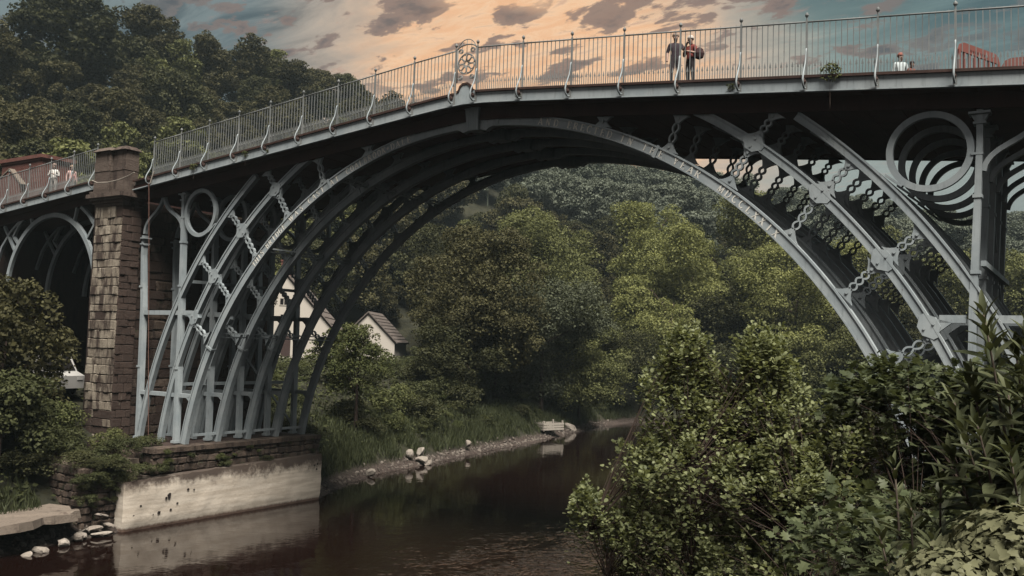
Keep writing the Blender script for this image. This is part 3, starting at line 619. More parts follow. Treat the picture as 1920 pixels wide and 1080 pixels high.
# plinth: rubble masonry on a concrete river wall
plin = thing('rubble_plinth', 'rubble stone plinth under the left feet of the iron ribs', 'wall', (-16.5, 2, 2)); lo_ = (-16.5, 2, 2)
put('mortar_core', (MB().box(-19.1+16.5, -14.32+16.5, -1.9-2, 7.45-2, -1.8, .995), MORT), plin)
wall_face(plin, (-14.28, -2.0, 0), (0, 1, 0), 9.5, 2.0, 2.86, .29, .58, SR_, .24, lo_, jitter=.6)
wall_face(plin, (-18.0, -1.92, 0), (1, 0, 0), 3.7, 2.0, 2.86, .31, .46, SR_, .24, lo_, jitter=.45)
for i in range(9):
    y0 = -2.05+i*1.06; q = MB().box(-15.0+16.5, -14.16+16.5, y0-2, y0+1.045-2, .868, 1.055+random.uniform(-.012, .012)); put('coping', (q, RUBS), plin)
conc = thing('concrete_river_wall', 'pale stained concrete wall standing in the river below the plinth', 'wall', (-14, 1.7, 0))
q = MB(); nyc = 44; nz = 9; r = np.random.default_rng(5); o0 = []
for j in range(nz+1):
    for i in range(nyc+1):
        y = -3.62+10.66*i/nyc; zt = 1.93+.28*i/nyc; z_ = -.6+(zt+.6)*j/nz
        xx = -13.62+.03*r.normal()*(.6 if j < nz else .3)-(.05 if j == nz else 0)
        if z_ < .18: xx += -.10
        if i == 0: xx -= .10
        q.v.append((xx+14, y-1.7, z_+(r.normal()*.02 if j == nz else 0)))
for j in range(nz):
    for i in range(nyc): a = j*(nyc+1)+i; q.f.append((a, a+1, a+nyc+2, a+nyc+1)); q.mi.append(0)
put('river_face', (q, CONC, True), conc)
put('wall_body', (MB().hexa([(-16.2+14, -3.62-1.7, -.8), (-13.72+14, -3.6-1.7, -.8), (-13.72+14, 7.02-1.7, -.8), (-16.2+14, 7.02-1.7, -.8), (-16.2+14, -3.62-1.7, 1.90), (-13.75+14, -3.6-1.7, 1.90), (-13.75+14, 7.02-1.7, 2.18), (-16.2+14, 7.02-1.7, 2.18)]), CONC), conc)
pitm = plain('pit', (.02, .013, .011), .9)
for (y, z_, r_) in ((-2.9, .95, .05), (-1.6, 1.2, .12), (-1.75, 1.12, .07), (-3.2, .6, .045), (-2.35, .55, .05), (-2.05, .58, .08), (-1.5, .62, .06), (-1.2, .85, .06), (-.7, 1.35, .06), (-.4, 1.3, .05), (6.75, 1.75, .06), (6.7, 1.5, .06), (6.55, 1.7, .05)):
    q = MB().add([(0, r_*math.cos(t)*random.uniform(.6, 1.2), r_*math.sin(t)*random.uniform(.6, 1.2)) for t in np.linspace(0, 2*math.pi, 10)[:-1]], [tuple(range(9))]); put('pit', (q, pitm), conc, (-13.59+14, y-1.7, z_))
lw = thing('bank_wall', 'low broken stone wall left of the pale concrete river wall', 'wall', (-14.3, -4.3, 0))
put('mortar_core', (MB().box(-2.2, .02, -.75, .72, -.5, 2.35), MORT), lw)
wall_face(lw, (-14.22, -5.1, 0), (0, 1, 0), 1.5, 0, 2.55, .26, .42, SR_, .28, (-14.3, -4.3, 0), jitter=.5)
wall_face(lw, (-16.4, -5.08, 0), (1, 0, 0), 2.15, 0, 2.55, .26, .42, SR_, .28, (-14.3, -4.3, 0), jitter=.5)
def slab(name, label, cat, outline, z0, z1, mt, seed):
    r = np.random.default_rng(seed); c0 = np.mean(outline, 0); q = MB(); k = len(outline)
    a = [(p_[0]-c0[0], p_[1]-c0[1], r.normal()*.02) for p_ in outline]; b_ = [((p_[0]-c0[0])*.98, (p_[1]-c0[1])*.98, z1-z0+r.normal()*.04) for p_ in outline]
    q.add(a+b_, [tuple(range(k-1, -1, -1)), tuple(range(k, 2*k))]+[(i, (i+1) % k, k+(i+1) % k, k+i) for i in range(k)])
    o = put(name, (q, mt), None, (c0[0], c0[1], z0)); return tag(o, label, cat)
def ragged(pts, n_=5, s_=.12, seed=1):
    r = np.random.default_rng(seed); out = []
    for a, b_ in zip(pts, pts[1:]+pts[:1]):
        for i in range(n_): t = i/n_; out.append((a[0]+(b_[0]-a[0])*t+r.normal()*s_, a[1]+(b_[1]-a[1])*t+r.normal()*s_))
    return out
slab('stone_ledge', 'broad pale flat slab ledge jutting over the water at the left bank', 'ledge', ragged([(-17.2, -5.2), (-17.5, -14), (-12.3, -14), (-12.55, -9.0), (-13.0, -6.0), (-14.1, -5.3)], 5, .13, 3), .86, 1.12, RUBL, 3)
slab('earth_ledge', 'bare pale earth patch at the foot of the dark stone pier', 'path', ragged([(-18.0, -4.6), (-15.2, -4.5), (-15.0, -1.2), (-17.4, -.9)], 4, .12, 4), .9, 2.60, plain('pale_earth', (.30, .235, .18), .95, .3, 4), 5)

rp = thing('stone_footing', 'stone footing under the right feet of the iron ribs, buried in leaves', 'wall', (16.5, 3, 2))
put('mortar_core', (MB().box(-2.1, 2.4, -4.6, 4.5, -2.5, 1.04), MORT), rp)
wall_face(rp, (14.4, -1.68, 0), (1, 0, 0), 4.5, 1.2, 3.04, .45, .8, SR_, .2, (16.5, 3, 2))
# ------------------------------------------------------------------ rocks, pebbles, crate
def rock_mesh(seed):
    r = np.random.default_rng(seed); s = bmesh.new(); bmesh.ops.create_icosphere(s, subdivisions=2, radius=.5)
    cuts = [(Vector(r.normal(0, 1, 3)).normalized(), r.uniform(.26, .42)) for _ in range(9)]
    for v in s.verts:
        for nn_, d in cuts:
            k = v.co.dot(nn_)
            if k > d: v.co -= nn_*(k-d)
        v.co += Vector(r.normal(0, .012, 3))
    me = bpy.data.meshes.new('rock'); s.to_mesh(me); s.free(); me.materials.append(ROCKS); return me
RK = [rock_mesh(i) for i in range(6)]
def rock(x, y, z, s_, label, group=None, i=0): 
    o = put('rock', RK[i % 6], None, (x, y, z), (random.uniform(-.4, .4), random.uniform(-.4, .4), random.uniform(0, 6.28)), s_); return tag(o, label, 'rock', group)
for i, (x, y, z, s_, lb) in enumerate([(-18.3, 20.7, .30, (1.0, .8, .75), 'largest white boulder at the waterline below the tall grass'), (-18.75, 21.2, .75, (.75, .6, .8), 'tall pale boulder leaning behind the largest white boulder'), (-18.8, 20.2, .72, (.7, .6, .7), 'rounded pale boulder above the largest white boulder'), (-17.95, 21.0, .12, (.9, .6, .45), 'low white boulder half in the water before the boulder pile'),
     (-17.1, 14.5, .25, (.75, .6, .5), 'single white boulder on the shore near the concrete wall'), (-17.3, 13.7, .2, (.5, .4, .35), 'small white stone left of the single shore boulder'), (-19.9, 28.0, .75, (.7, .5, .7), 'pale upright rock among the riverside grass'), (-23.3, 49.0, .45, (1.6, 1.1, .9), 'pale boulder on the shore beyond the wooden crate')]):
    rock(x, y, z, s_, lb, None, i)
for i, (x, y, z, s_, lb) in enumerate([(-13.15, -6.35, .12, (.65, .5, .35), 'white angular rock in the shallows at the left edge'), (-13.0, -7.3, .06, (.8, .6, .3), 'low broad pale rock nearest the left frame edge'), (-13.5, -5.5, .15, (.45, .4, .45), 'small upright pale rock near the broken wall'), (-13.9, -5.0, .2, (.8, .4, .22), 'flat pale stone under the ledge end'), (-13.6, -4.5, .12, (.9, .6, .25), 'flat brown rock at the foot of the broken wall'), (-12.7, -7.9, .02, (.5, .5, .22), 'pale stone awash in the left corner of the river')]):
    rock(x, y, z, s_, lb, None, i+2)
for i, (x, y, z, s_, lb) in enumerate([(-13.85, -4.75, .30, (.5, .75, .20), 'flat pale block at the foot of the broken bank wall nearest the ledge'), (-13.8, -4.05, .34, (.45, .7, .22), 'flat pale block against the corner of the concrete wall'), (-13.9, -4.4, .75, (.4, .95, .16), 'long pale slab bedded low in the broken bank wall'), (-13.75, -5.3, .2, (.5, .5, .2), 'pale flat stone left of the broken bank wall')]):
    rock(x, y, z, s_, lb, None, i+1)
# loose pebbles along both visible shores, one mass
q = MB(); r = np.random.default_rng(11)
ico = bmesh.new(); bmesh.ops.create_icosphere(ico, subdivisions=1, radius=.5); iv = [v.co.copy() for v in ico.verts]; ifc = [tuple(v.index for v in f.verts) for f in ico.faces]; ico.free()
for i in range(700):
    y = r.uniform(8.5, 60) if i > 160 else r.uniform(-12, -4.2); d = abs(r.normal(.2, .3)); x = float(np.interp(y, SHY, SHX))-d; z_ = float(ground_z(x, y)); s_ = r.uniform(.07, .30)*(1.25 if r.random() < .15 else 1)
    R3 = Matrix.Rotation(r.uniform(0, 6), 3, Vector(r.normal(0, 1, 3)).normalized())
    q.add([R3 @ Vector((v.x*s_*r.uniform(.9, 1.4), v.y*s_, v.z*s_*.6))+Vector((x, y, z_+s_*.12)) for v in iv], ifc)
tag(put('pebbles', (q, stone('pebble', (.10, .075, .06), (.42, .37, .31), (.04, .028, .022), .47, 1.6))), 'pale pebbles and stones strewn along the water edge', kind='stuff')
cr = thing('wooden_crate', 'weathered open wooden crate stranded on the pebble shore', 'crate', (-22.3, 43.4, .55), R_(-20))
for sx in (-1, 1):
    for k in range(3): put('slat', (MB().box(-.03, .03, -1.15, 1.15, -.08, .08), WOODW), cr, (sx*.72, 0, .18+k*.22))
    for k in range(3): put('slat', (MB().box(-.69, .69, -.03, .03, -.08, .08), WOODW), cr, (0, sx*1.13, .18+k*.22))
    for sy in (-1, 1): put('corner_post', (MB().box(-.06, .06, -.06, .06, 0, .9), WOODW), cr, (sx*.64, sy*1.05, 0))
for k in range(5): put('floor_board', (MB().box(-.12, .12, -1.1, 1.1, 0, .04), WOODW), cr, (-.54+k*.27, 0, .04))

# ------------------------------------------------------------------ houses
def gable_house(name, label, loc, rz, Wd, Ln, eave, apex, wall, roof, wins, door=None, chim=True):
    h = thing(name, label, 'house', loc, rz); w2 = Wd/2
    put('wall', (MB().prism([(-w2, -1), (w2, -1), (w2, eave), (0, apex), (-w2, eave)], 0, Ln), wall), h)
    rl = put('roof', (MB().prism([(0, apex+.05), (w2+.35, eave-.22), (w2+.35, eave-.07), (0, apex+.22)], -.25, Ln+.25).prism([(0, apex+.05), (0, apex+.22), (-w2-.35, eave-.07), (-w2-.35, eave-.22)], -.25, Ln+.25), roof), h)
    nrow = 9; 
    for s_ in (-1, 1):
        for k in range(nrow):
            t0 = k/nrow; x0 = s_*(w2+.35)*(1-t0); z0 = eave-.07+(apex+.29-eave)*t0
            put('tile_course', (MB().bar((x0, -.26, z0+.03), (x0, Ln+.26, z0+.03), .09, .05), roof), rl)
    if chim:
        c0 = put('chimney', (MB().box(-.45, .45, .2, 1.0, apex-.5, apex+1.1).box(-.52, .52, .13, 1.07, apex+1.102, apex+1.25), BRICKM), rl)
    for (x, z_, ww, hh) in wins:
        f_ = put('window', (MB().box(x-ww/2, x+ww/2, -.05, .02, z_, z_+.07).box(x-ww/2, x+ww/2, -.05, .02, z_+hh-.07, z_+hh).box(x-ww/2, x-ww/2+.07, -.05, .02, z_+.07, z_+hh-.07).box(x+ww/2-.07, x+ww/2, -.05, .02, z_+.07, z_+hh-.07).box(x-.03, x+.03, -.045, .02, z_+.07, z_+hh-.07), WHITE), h)
        put('pane', (MB().box(x-ww/2+.07, x+ww/2-.07, -.02, -.004, z_+.07, z_+hh-.07), GLASSM), f_)
    if door: put('door', (MB().box(door[0]-.45, door[0]+.45, -.04, .01, 0, 2.05), plain('door_paint', (.06, .035, .03), .6)), h)
    return h
gable_house('white_house', 'white rendered house with a tall gable seen through the left iron legs', (-48.0, 36.0, 6.15), R_(38), 9.6, 9, 2.7, 8.1, WHITE, TILEM, [(0.0, 4.9, .85, .75), (.1, 3.4, .85, .7), (-2.6, .9, 1.0, 1.2)], (.35, 0))
gable_house('white_cottage', 'small white cottage with a low tiled roof beside the big trees', (-53.8, 54.6, 5.9), R_(30), 6.4, 8, 2.0, 5.3, WHITE, TILEM, [(.2, .8, .7, .8)], None, False)
bh = thing('brick_house', 'red brick house end with a corniced chimney block at the left edge', 'house', (-47, 9, 5))
put('wall', (MB().box(-9, 1.1, .2, 8, 0, 12.8), BRICKM), bh)
ck = put('chimney', (MB().box(-4.2, 1.25, 1.2, 3.4, 12.802, 15.15), BRICKM), bh)
put('chimney_cornice', (MB().box(-4.3, 1.35, 1.1, 3.5, 15.152, 15.32).box(-4.42, 1.47, .98, 3.62, 15.322, 15.58), BRICKM), ck)
for k in range(6):
    for c_ in range(9): put('brick_course_block', random.choice(SB_), bh, (-4.2+.3+c_*.605, 1.19, 12.98+k*.385), None, (.59, .06, .37))
put('gable', (MB().prism([(-6, 11), (1.2, 11), (1.2, 13.2), (-.2, 14.25), (-6, 11.6)], -.35, .15), BRICKM), bh)
put('verge', (MB().bar((-.2, -.2, 14.33), (1.5, -.2, 13.1), .4, .10).bar((-.2, -.2, 14.33), (-6.2, -.2, 11.5), .4, .10), RUBL), bh)

# ------------------------------------------------------------------ parked van, barriers, cable, pole
van = thing('parked_van', 'white van parked in the shade under the land arch', 'van', (-25.2, -.9, 4.72), R_(8))
vw = plain('van_paint', (.50, .48, .45), .35, .05); tyre = plain('tyre', (.02, .02, .02), .9)
put('body', (MB().prism([(-2.3, .35), (2.25, .35), (2.3, .95), (1.75, 1.15), (1.2, 1.95), (-2.25, 1.98), (-2.35, 1.0)], -.88, .88), vw), van)
put('windscreen', (MB().hexa([(1.72, -.78, 1.20), (1.76, -.78, 1.20), (1.76, .78, 1.20), (1.72, .78, 1.20), (1.24, -.72, 1.88), (1.28, -.72, 1.88), (1.28, .72, 1.88), (1.24, .72, 1.88)]), GLASSM), van)
for s_ in (-1, 1):
    put('side_window', (MB().box(-2.0, 1.0, s_*.885-.004, s_*.885+.004, 1.2, 1.75), GLASSM), van); put('headlight', (MB().box(2.24, 2.31, s_*.62-.16, s_*.62+.16, .75, .92), vw), van)
    for x in (-1.45, 1.45):
        t = put('wheel', (MB().tube([(x, s_*.72, .33), (x, s_*.90, .33)], .33, 16), tyre), van); put('hubcap', (MB().tube([(x, s_*.895, .33), (x, s_*.915, .33)], .19, 12), vw), t)
BARP = plain('barrier_plastic', (.24, .085, .068), .5, .12)
def barrier(label, a, b_):
    a = Vector(a); b_ = Vector(b_); d = b_-a; L = d.length; o = thing('plastic_barrier', label, 'barrier', a, math.atan2(d.y, d.x), 'red plastic barriers on the bridge deck')
    fr = MB()
    out = [(.03, .08), (.03, .92), (.10, 1.05), (.22, 1.10), (L-.22, 1.10), (L-.10, 1.05), (L-.03, .92), (L-.03, .08)]
    fr.strip(out, .085, -.025, .025); fr.box(.08, L-.08, -.03, .03, .88, 1.06); fr.box(.08, L-.08, -.03, .03, .28, .42)
    put('frame', (fr, BARP), o)
    for k in range(7):
        x = .03+(L-.06)*(k+1)/8; put('upright', (MB().box(x-.035, x+.035, -.022, .022, .42, .88), BARP), o)
    for x in (.32, L-.32): put('foot', (MB().hexa([(x-.09, -.32, 0), (x+.09, -.32, 0), (x+.09, .32, 0), (x-.09, .32, 0), (x-.05, -.06, .28), (x+.05, -.06, .28), (x+.05, .06, .28), (x-.05, .06, .28)]), BARP), o)
    q = MB()
    for k in range(8): q.box(.5+k*.11, .57+k*.11, -.034, -.0305, .94, 1.0)
    put('printed_strip', (q, plain('print_dark', (.10, .03, .025), .6)), o)
dk = lambda x: zp(x)+.25
barrier('red plastic pedestrian barrier running back from the railing', (15.36, .42, dk(15.4)), (16.15, 2.2, dk(16.1)))
barrier('red plastic pedestrian barrier at the right frame edge beyond the first', (16.22, 2.3, dk(16.2)), (18.2, 2.55, dk(18)))
tag(put('cable', (MB().tube([(0, 0, 0), (.05, 0, -.4), (.35, .02, -4), (.6, .02, -7), (1.0, 0, -11.2)], .012, 5), plain('cable_rust', (.20, .10, .075), .8)), None, (-17.1, -.95, 14.5)), 'thin rusty cable hanging from the fascia beside the stone pier', 'cable')
tag(put('pole', (MB().tube([(-.35, -.03, .12), (0, 0, 0), (.8, .02, -.04), (1.6, .03, .02), (2.3, .02, .14), (2.75, 0, .26)], .024, 6), WOODW), None, (-20.3, -1.4, 14.66)), 'pale pole lying along the cornice of the stone pier', 'pole')
tag(put('hanging_pipe', (MB().tube([(0, 0, 0), (-.12, -.02, -.28), (-.2, -.02, -.5)], .03, 6), WOODW), None, (-16.9, -.85, 15.0)), 'short pale pipe end at the top of the hanging cable', 'pipe')

# ------------------------------------------------------------------ people
SKIN = plain('skin', (.46, .29, .22), .6, .05)
def person(label, loc, rz, H, cols, pose='stand', hair=(.25, .22, .2), extra=None):
    root = thing('person', label, 'person', loc, rz); k = H/1.75
    J = {'pel': (0, 0, .95), 'sp': (0, .01, 1.12), 'ch': (0, .0, 1.32), 'nk': (0, .0, 1.47), 'hd0': (0, -.01, 1.56), 'hd1': (0, -.02, 1.66), 'hd2': (0, -.01, 1.73), 'nose': (0, -.115, 1.62)}
    for s_, n_ in ((-1, 'l'), (1, 'r')):
        J['sh'+n_] = (s_*.17, 0, 1.40); J['hp'+n_] = (s_*.09, 0, .90); J['kn'+n_] = (s_*.11, -.01, .50); J['an'+n_] = (s_*.11, .03, .09); J['to'+n_] = (s_*.13, -.13, .035)
        if pose == 'point' and s_ > 0: J['el'+n_] = (.25, -.13, 1.18); J['wr'+n_] = (.34, -.30, 1.33); J['hn'+n_] = (.37, -.36, 1.38)
        elif pose == 'fold': J['el'+n_] = (s_*.26, -.02, 1.13); J['wr'+n_] = (s_*.10, -.22, 1.18); J['hn'+n_] = (s_*.02, -.24, 1.20)
        else: J['el'+n_] = (s_*.24, .02, 1.13); J['wr'+n_] = (s_*.25, -.06, .90); J['hn'+n_] = (s_*.25, -.09, .82)
    RR = {'pel': .145, 'sp': .125, 'ch': .145, 'nk': .055, 'hd0': .075, 'hd1': .098, 'hd2': .07, 'nose': .018}
    for n_ in 'lr': RR.update({'sh'+n_: .075, 'el'+n_: .05, 'wr'+n_: .034, 'hn'+n_: .036, 'hp'+n_: .10, 'kn'+n_: .065, 'an'+n_: .045, 'to'+n_: .04})
    Ed = [('pel', 'sp'), ('sp', 'ch'), ('ch', 'nk'), ('nk', 'hd0'), ('hd0', 'hd1'), ('hd1', 'hd2'), ('hd0', 'nose')]
    for n_ in 'lr': Ed += [('ch', 'sh'+n_), ('sh'+n_, 'el'+n_), ('el'+n_, 'wr'+n_), ('wr'+n_, 'hn'+n_), ('pel', 'hp'+n_), ('hp'+n_, 'kn'+n_), ('kn'+n_, 'an'+n_), ('an'+n_, 'to'+n_)]
    nm = list(J); me = bpy.data.meshes.new('body'); me.from_pydata([Vector(J[i])*k for i in nm], [(nm.index(a), nm.index(b_)) for a, b_ in Ed], [])
    o = bpy.data.objects.new('body', me); col.objects.link(o)
    sk = o.modifiers.new('skin', 'SKIN'); 
    for i, v in enumerate(me.skin_vertices[0].data): r_ = RR[nm[i]]*k; v.radius = (r_, r_); v.use_root = (nm[i] == 'pel')
    sk.branch_smoothing = .4; sb = o.modifiers.new('sub', 'SUBSURF'); sb.levels = 2; sb.render_levels = 2
    dgr = bpy.context.evaluated_depsgraph_get(); dgr.update(); m2 = bpy.data.meshes.new_from_object(o.evaluated_get(dgr)); bpy.data.objects.remove(o)
    m2.materials.clear()
    for c0 in (cols['top'], cols['leg'], SKIN, cols['shoe'], cols.get('sleeve', cols['top'])): m2.materials.append(c0)
    segs = [(Vector(J[a])*k, Vector(J[b_])*k, a, b_) for a, b_ in Ed]
    for p_ in m2.polygons:
        c0 = p_.center; best = None
        for A, B, a, b_ in segs:
            ab = B-A; t = max(0, min(1, (c0-A).dot(ab)/max(ab.length_squared, 1e-9))); d = (c0-(A+ab*t)).length-.5*k*(RR[a]*(1-t)+RR[b_]*t)
            if best is None or d < best[0]: best = (d, a, b_)
        a, b_ = best[1:]
        i = 0
        if b_[:2] in ('hd', 'no') or a == 'nk': i = 2
        elif b_[:2] in ('hn',): i = 2
        elif b_[:2] == 'wr' : i = 4
        elif b_[:2] in ('hp', 'kn') or (b_[:2] == 'an'): i = 1
        elif b_[:2] == 'to': i = 3
        if a == 'pel' and b_ == 'sp' and c0.z < .98*k: i = 1
        p_.material_index = i; p_.use_smooth = True
    m2.name = 'body'; bo = put('body', m2, root)
    for n_, s_ in (('l', -1), ('r', 1)):   # fingers
        h0 = Vector(J['hn'+n_])*k; dr = (Vector(J['hn'+n_])-Vector(J['wr'+n_])).normalized(); sd_ = dr.cross(Vector((0, 0, 1)) if abs(dr.z) < .8 else Vector((1, 0, 0))).normalized(); q = MB()
        for f_ in range(4):
            b0 = h0+sd_*(f_-1.5)*.019*k+dr*.015*k; L = (.075, .085, .08, .062)[f_]*k; q.tube([b0, b0+dr*L*.55, b0+dr*L+Vector((0, -.01, -.012))*k], [.009*k, .008*k, .006*k], 5)
        q.tube([h0-dr*.02*k-sd_*.025*k, h0-sd_*.05*k+dr*.015*k, h0-sd_*.055*k+dr*.05*k], [.011*k, .01*k, .007*k], 5)
        put('fingers', (q, SKIN, True), bo)
    hm = bmesh.new(); bmesh.ops.create_uvsphere(hm, u_segments=14, v_segments=9, radius=.108*k)
    bmesh.ops.delete(hm, geom=[v for v in hm.verts if v.co.z < -.02*k and v.co.y < .03*k or v.co.z < -.07*k], context='VERTS')
    for v in hm.verts: v.co += Vector((0, .012*k, 0))
    mh = bpy.data.meshes.new('hair'); hm.to_mesh(mh); hm.free(); mh.materials.append(plain('hair', hair, .8)); put('hair', mh, root, Vector(J['hd1'])*k+Vector((0, 0, .015*k)))
    q = MB()
    for s_ in (-1, 1): q.lathe([(.004*k, -.011*k), (.011*k, 0), (.004*k, .011*k)], 6, (s_*.034*k, -.102*k, 1.655*k))
    put('eyes', (q, tyre), bo)
    if extra: extra(root, k)
    return root
cl = lambda n_, c_: plain(n_, c_, .85, .2, 20)
def rucksack(c_):
    def f(root, k):
        bg_ = MB().hexa([(-.15*k, .12*k, 1.0*k), (.15*k, .12*k, 1.0*k), (.13*k, .30*k, 1.02*k), (-.13*k, .30*k, 1.02*k), (-.12*k, .11*k, 1.42*k), (.12*k, .11*k, 1.42*k), (.10*k, .22*k, 1.40*k), (-.10*k, .22*k, 1.40*k)])
        put('rucksack', (bg_, c_), root)
    return f
person('person in a dark navy jacket pointing an arm, beside the railing post', (7.52, -.02, dk(7.5)), R_(25), 1.74, dict(top=cl('navy_cloth', (.035, .022, .03)), leg=cl('grey_trouser', (.05, .04, .045)), shoe=tyre, sleeve=SKIN), 'point', (.33, .24, .19))
person('person with white hair in a red top with a dark bag at the hip', (7.98, .08, dk(8)), R_(-20), 1.66, dict(top=cl('red_cloth', (.24, .045, .035)), leg=cl('black_trouser', (.02, .015, .018)), shoe=tyre, sleeve=SKIN), 'fold', (.62, .55, .48),
       lambda root, k: put('shoulder_bag', (MB().lathe([(.03, -.17), (.13, -.12), (.16, 0), (.12, .14), (.03, .2)], 10, (.27, .08, 1.06)), cl('bag_cloth', (.05, .02, .02))), root))
person('person in a white top with reddish hair on the deck near the barriers', (13.55, 2.55, dk(13.5)), R_(30), 1.52, dict(top=cl('white_cloth', (.55, .60, .60)), leg=cl('pale_trouser', (.30, .33, .34)), shoe=tyre), 'stand', (.30, .11, .08))
person('child in dark brown standing right of the person in white', (13.92, 2.2, dk(13.9)), R_(50), 1.16, dict(top=cl('brown_cloth', (.16, .06, .045)), leg=cl('dark_trouser', (.03, .02, .02)), shoe=tyre), 'stand', (.03, .02, .02))
person('person in a white shirt leaning by the walkway railing left of the pier', (-26.35, .0, za(-26.3)+.25), R_(35), 1.78, dict(top=cl('shirt_cloth', (.80, .76, .70)), leg=cl('light_trouser', (.50, .46, .42)), shoe=tyre), 'fold', (.30, .2, .16))
person('person in pale pink walking just behind the white shirted one', (-25.6, .5, za(-25.6)+.25), R_(70), 1.66, dict(top=cl('pink_cloth', (.62, .40, .36)), leg=cl('blue_trouser', (.10, .11, .14)), shoe=tyre), 'stand', (.4, .27, .18))
person('child in a pink top by the walkway railing next to the pier', (-24.55, -.05, za(-24.5)+.25), R_(10), 1.10, dict(top=cl('rose_cloth', (.62, .30, .27)), leg=cl('white_trouser', (.6, .55, .5)), shoe=tyre), 'stand', (.28, .15, .1))
#FOLIAGE

# ------------------------------------------------------------------ foliage
def quads_mesh(name, c, u, v, mt, extra=None):
    """one diamond leaf per row: centre c, half axes u (long) and v (short)"""
    n_ = len(c); V = np.stack([c-u, c+v*1.0-u*.1, c+u, c-v-u*.1], 1).reshape(-1, 3)
    me = bpy.data.meshes.new(name); ex_v, ex_f = ([], []) if extra is None else extra
    nv = 4*n_; tv = np.concatenate([V, np.array(ex_v).reshape(-1, 3)]) if len(ex_v) else V
    me.vertices.add(len(tv)); me.vertices.foreach_set('co', tv.astype(np.float32).ravel())
    F = np.arange(nv); 
    exl = [i+nv for f in ex_f for i in f]; tot = [len(f) for f in ex_f]
    me.loops.add(nv+len(exl)); me.loops.foreach_set('vertex_index', np.concatenate([F, np.array(exl, int)]).astype(np.int32))
    st = np.concatenate([np.arange(n_)*4, nv+np.concatenate([[0], np.cumsum(tot)[:-1]]) if tot else []]).astype(np.int32)
    me.polygons.add(n_+len(tot)); me.polygons.foreach_set('loop_start', st)
    for q in (mt if isinstance(mt, (list, tuple)) else [mt]): me.materials.append(q)
    if tot: me.polygons.foreach_set('material_index', np.array([0]*n_+[1]*len(tot), np.int32))
    me.update(calc_edges=True); me.validate(); return me
def unit(a): return a/np.maximum(np.linalg.norm(a, axis=-1, keepdims=True), 1e-9)
def leaf_frame(nrm, r):
    t = unit(np.cross(nrm, r.normal(0, 1, nrm.shape))); return t, unit(np.cross(nrm, t))
def crown(seed, W, H, base, n_leaf, leaf, n_cl=34, lump_r=(.17, .32), flat=.75, top=1.0, droop=0, low=-.55, lobes=0):
    """leaf clouds on many clumps spread through an uneven crown; returns centres and axes; base..H is the crown height"""
    r = np.random.default_rng(seed); cz = base+(H-base)*.5; rx, rz_ = W/2, (H-base)/2
    d = unit(r.normal(0, 1, (n_cl, 3))); d[:, 2] = np.where(d[:, 2] < low, -d[:, 2], d[:, 2]); rad = r.uniform(.35, .90, n_cl)**.7
    cc = d*rad[:, None]*np.array([rx, rx, rz_])*np.array([1, 1, top]); cc[:, 2] += cz
    cr_ = r.uniform(*lump_r, n_cl)*W*(1.15-.4*rad)
    if lobes:   # a few big lobes, each carrying small leaf clumps on its upper and outer side
        db = unit(r.normal(0, 1, (lobes, 3))); db[:, 2] = np.where(db[:, 2] < low, -db[:, 2], db[:, 2]); rb = r.uniform(.45, .80, lobes)
        cb = db*rb[:, None]*np.array([rx, rx, rz_]); cb[:, 2] += cz; sb = r.uniform(.20, .34, lobes)*W*.78
        ib = r.integers(0, lobes, n_cl); dd = unit(db[ib]*.55+r.normal(0, .75, (n_cl, 3))+np.array([0, 0, .45]))
        cc = cb[ib]+dd*(sb[ib]*r.uniform(.72, 1.0, n_cl))[:, None]*np.array([1, 1, .85]); cr_ = sb[ib]*r.uniform(.26, .46, n_cl)
    wgt = cr_**2; k = r.choice(n_cl, n_leaf, p=wgt/wgt.sum())
    dd = unit(r.normal(0, 1, (n_leaf, 3))); flip = (r.random(n_leaf) < .55) & (dd[:, 2] < 0); dd[flip, 2] *= -1
    s_ = r.uniform(.55, 1.05, n_leaf)**.6
    sub = r.normal(0, .10, (n_leaf, 3))
    pos = cc[k]+(dd+sub)*(cr_[k]*s_)[:, None]*np.array([1, 1, flat]); big_ = np.ones(n_leaf)
    if lobes:
        fl = r.random(n_leaf) < .36; il = r.integers(0, lobes, n_leaf); pin = cb[il]+unit(r.normal(0, 1, (n_leaf, 3)))*(sb[il]*.93*r.random(n_leaf)**.33)[:, None]*np.array([1, 1, .85])
        pos[fl] = pin[fl]; big_[fl] = 1.35
    pos = pos*1.0; pos[:, 2] -= droop*np.hypot(pos[:, 0], pos[:, 1])*r.random(n_leaf)
    keep = pos[:, 2] > base*.55-.05; pos = pos[keep]; dd = dd[keep]; big_ = big_[keep]
    nrm = unit(dd*.7+np.array([0, 0, .45])+r.normal(0, .55, pos.shape)); u, v = leaf_frame(nrm, r)
    L = (leaf*big_*r.uniform(.6, 1.25, len(pos)))[:, None]
    return pos, u*L*.5, v*L*.33, cc
def trunk_mb(seed, H, base, rad, cc, n_limb=7):
    r = random.Random(seed); q = MB(); lean = [r.uniform(-.03, .03)*H for _ in range(2)]
    pts = [(lean[0]*t*t, lean[1]*t*t, -.4+(base+(H-base)*.55+.4)*t) for t in (0, .15, .4, .7, 1)]; q.tube(pts, [rad*1.35, rad, rad*.8, rad*.55, rad*.25], 8)
    for i in range(n_limb):
        t = r.uniform(.4, .95); p0 = Vector((lean[0]*t*t, lean[1]*t*t, (base+(H-base)*.55)*t)); c_ = Vector(cc[r.randrange(len(cc))]); mid = (p0+c_)/2+Vector((0, 0, .06*H)); q.tube([p0, mid, c_], [rad*.4, rad*.25, rad*.08], 5)
    return q
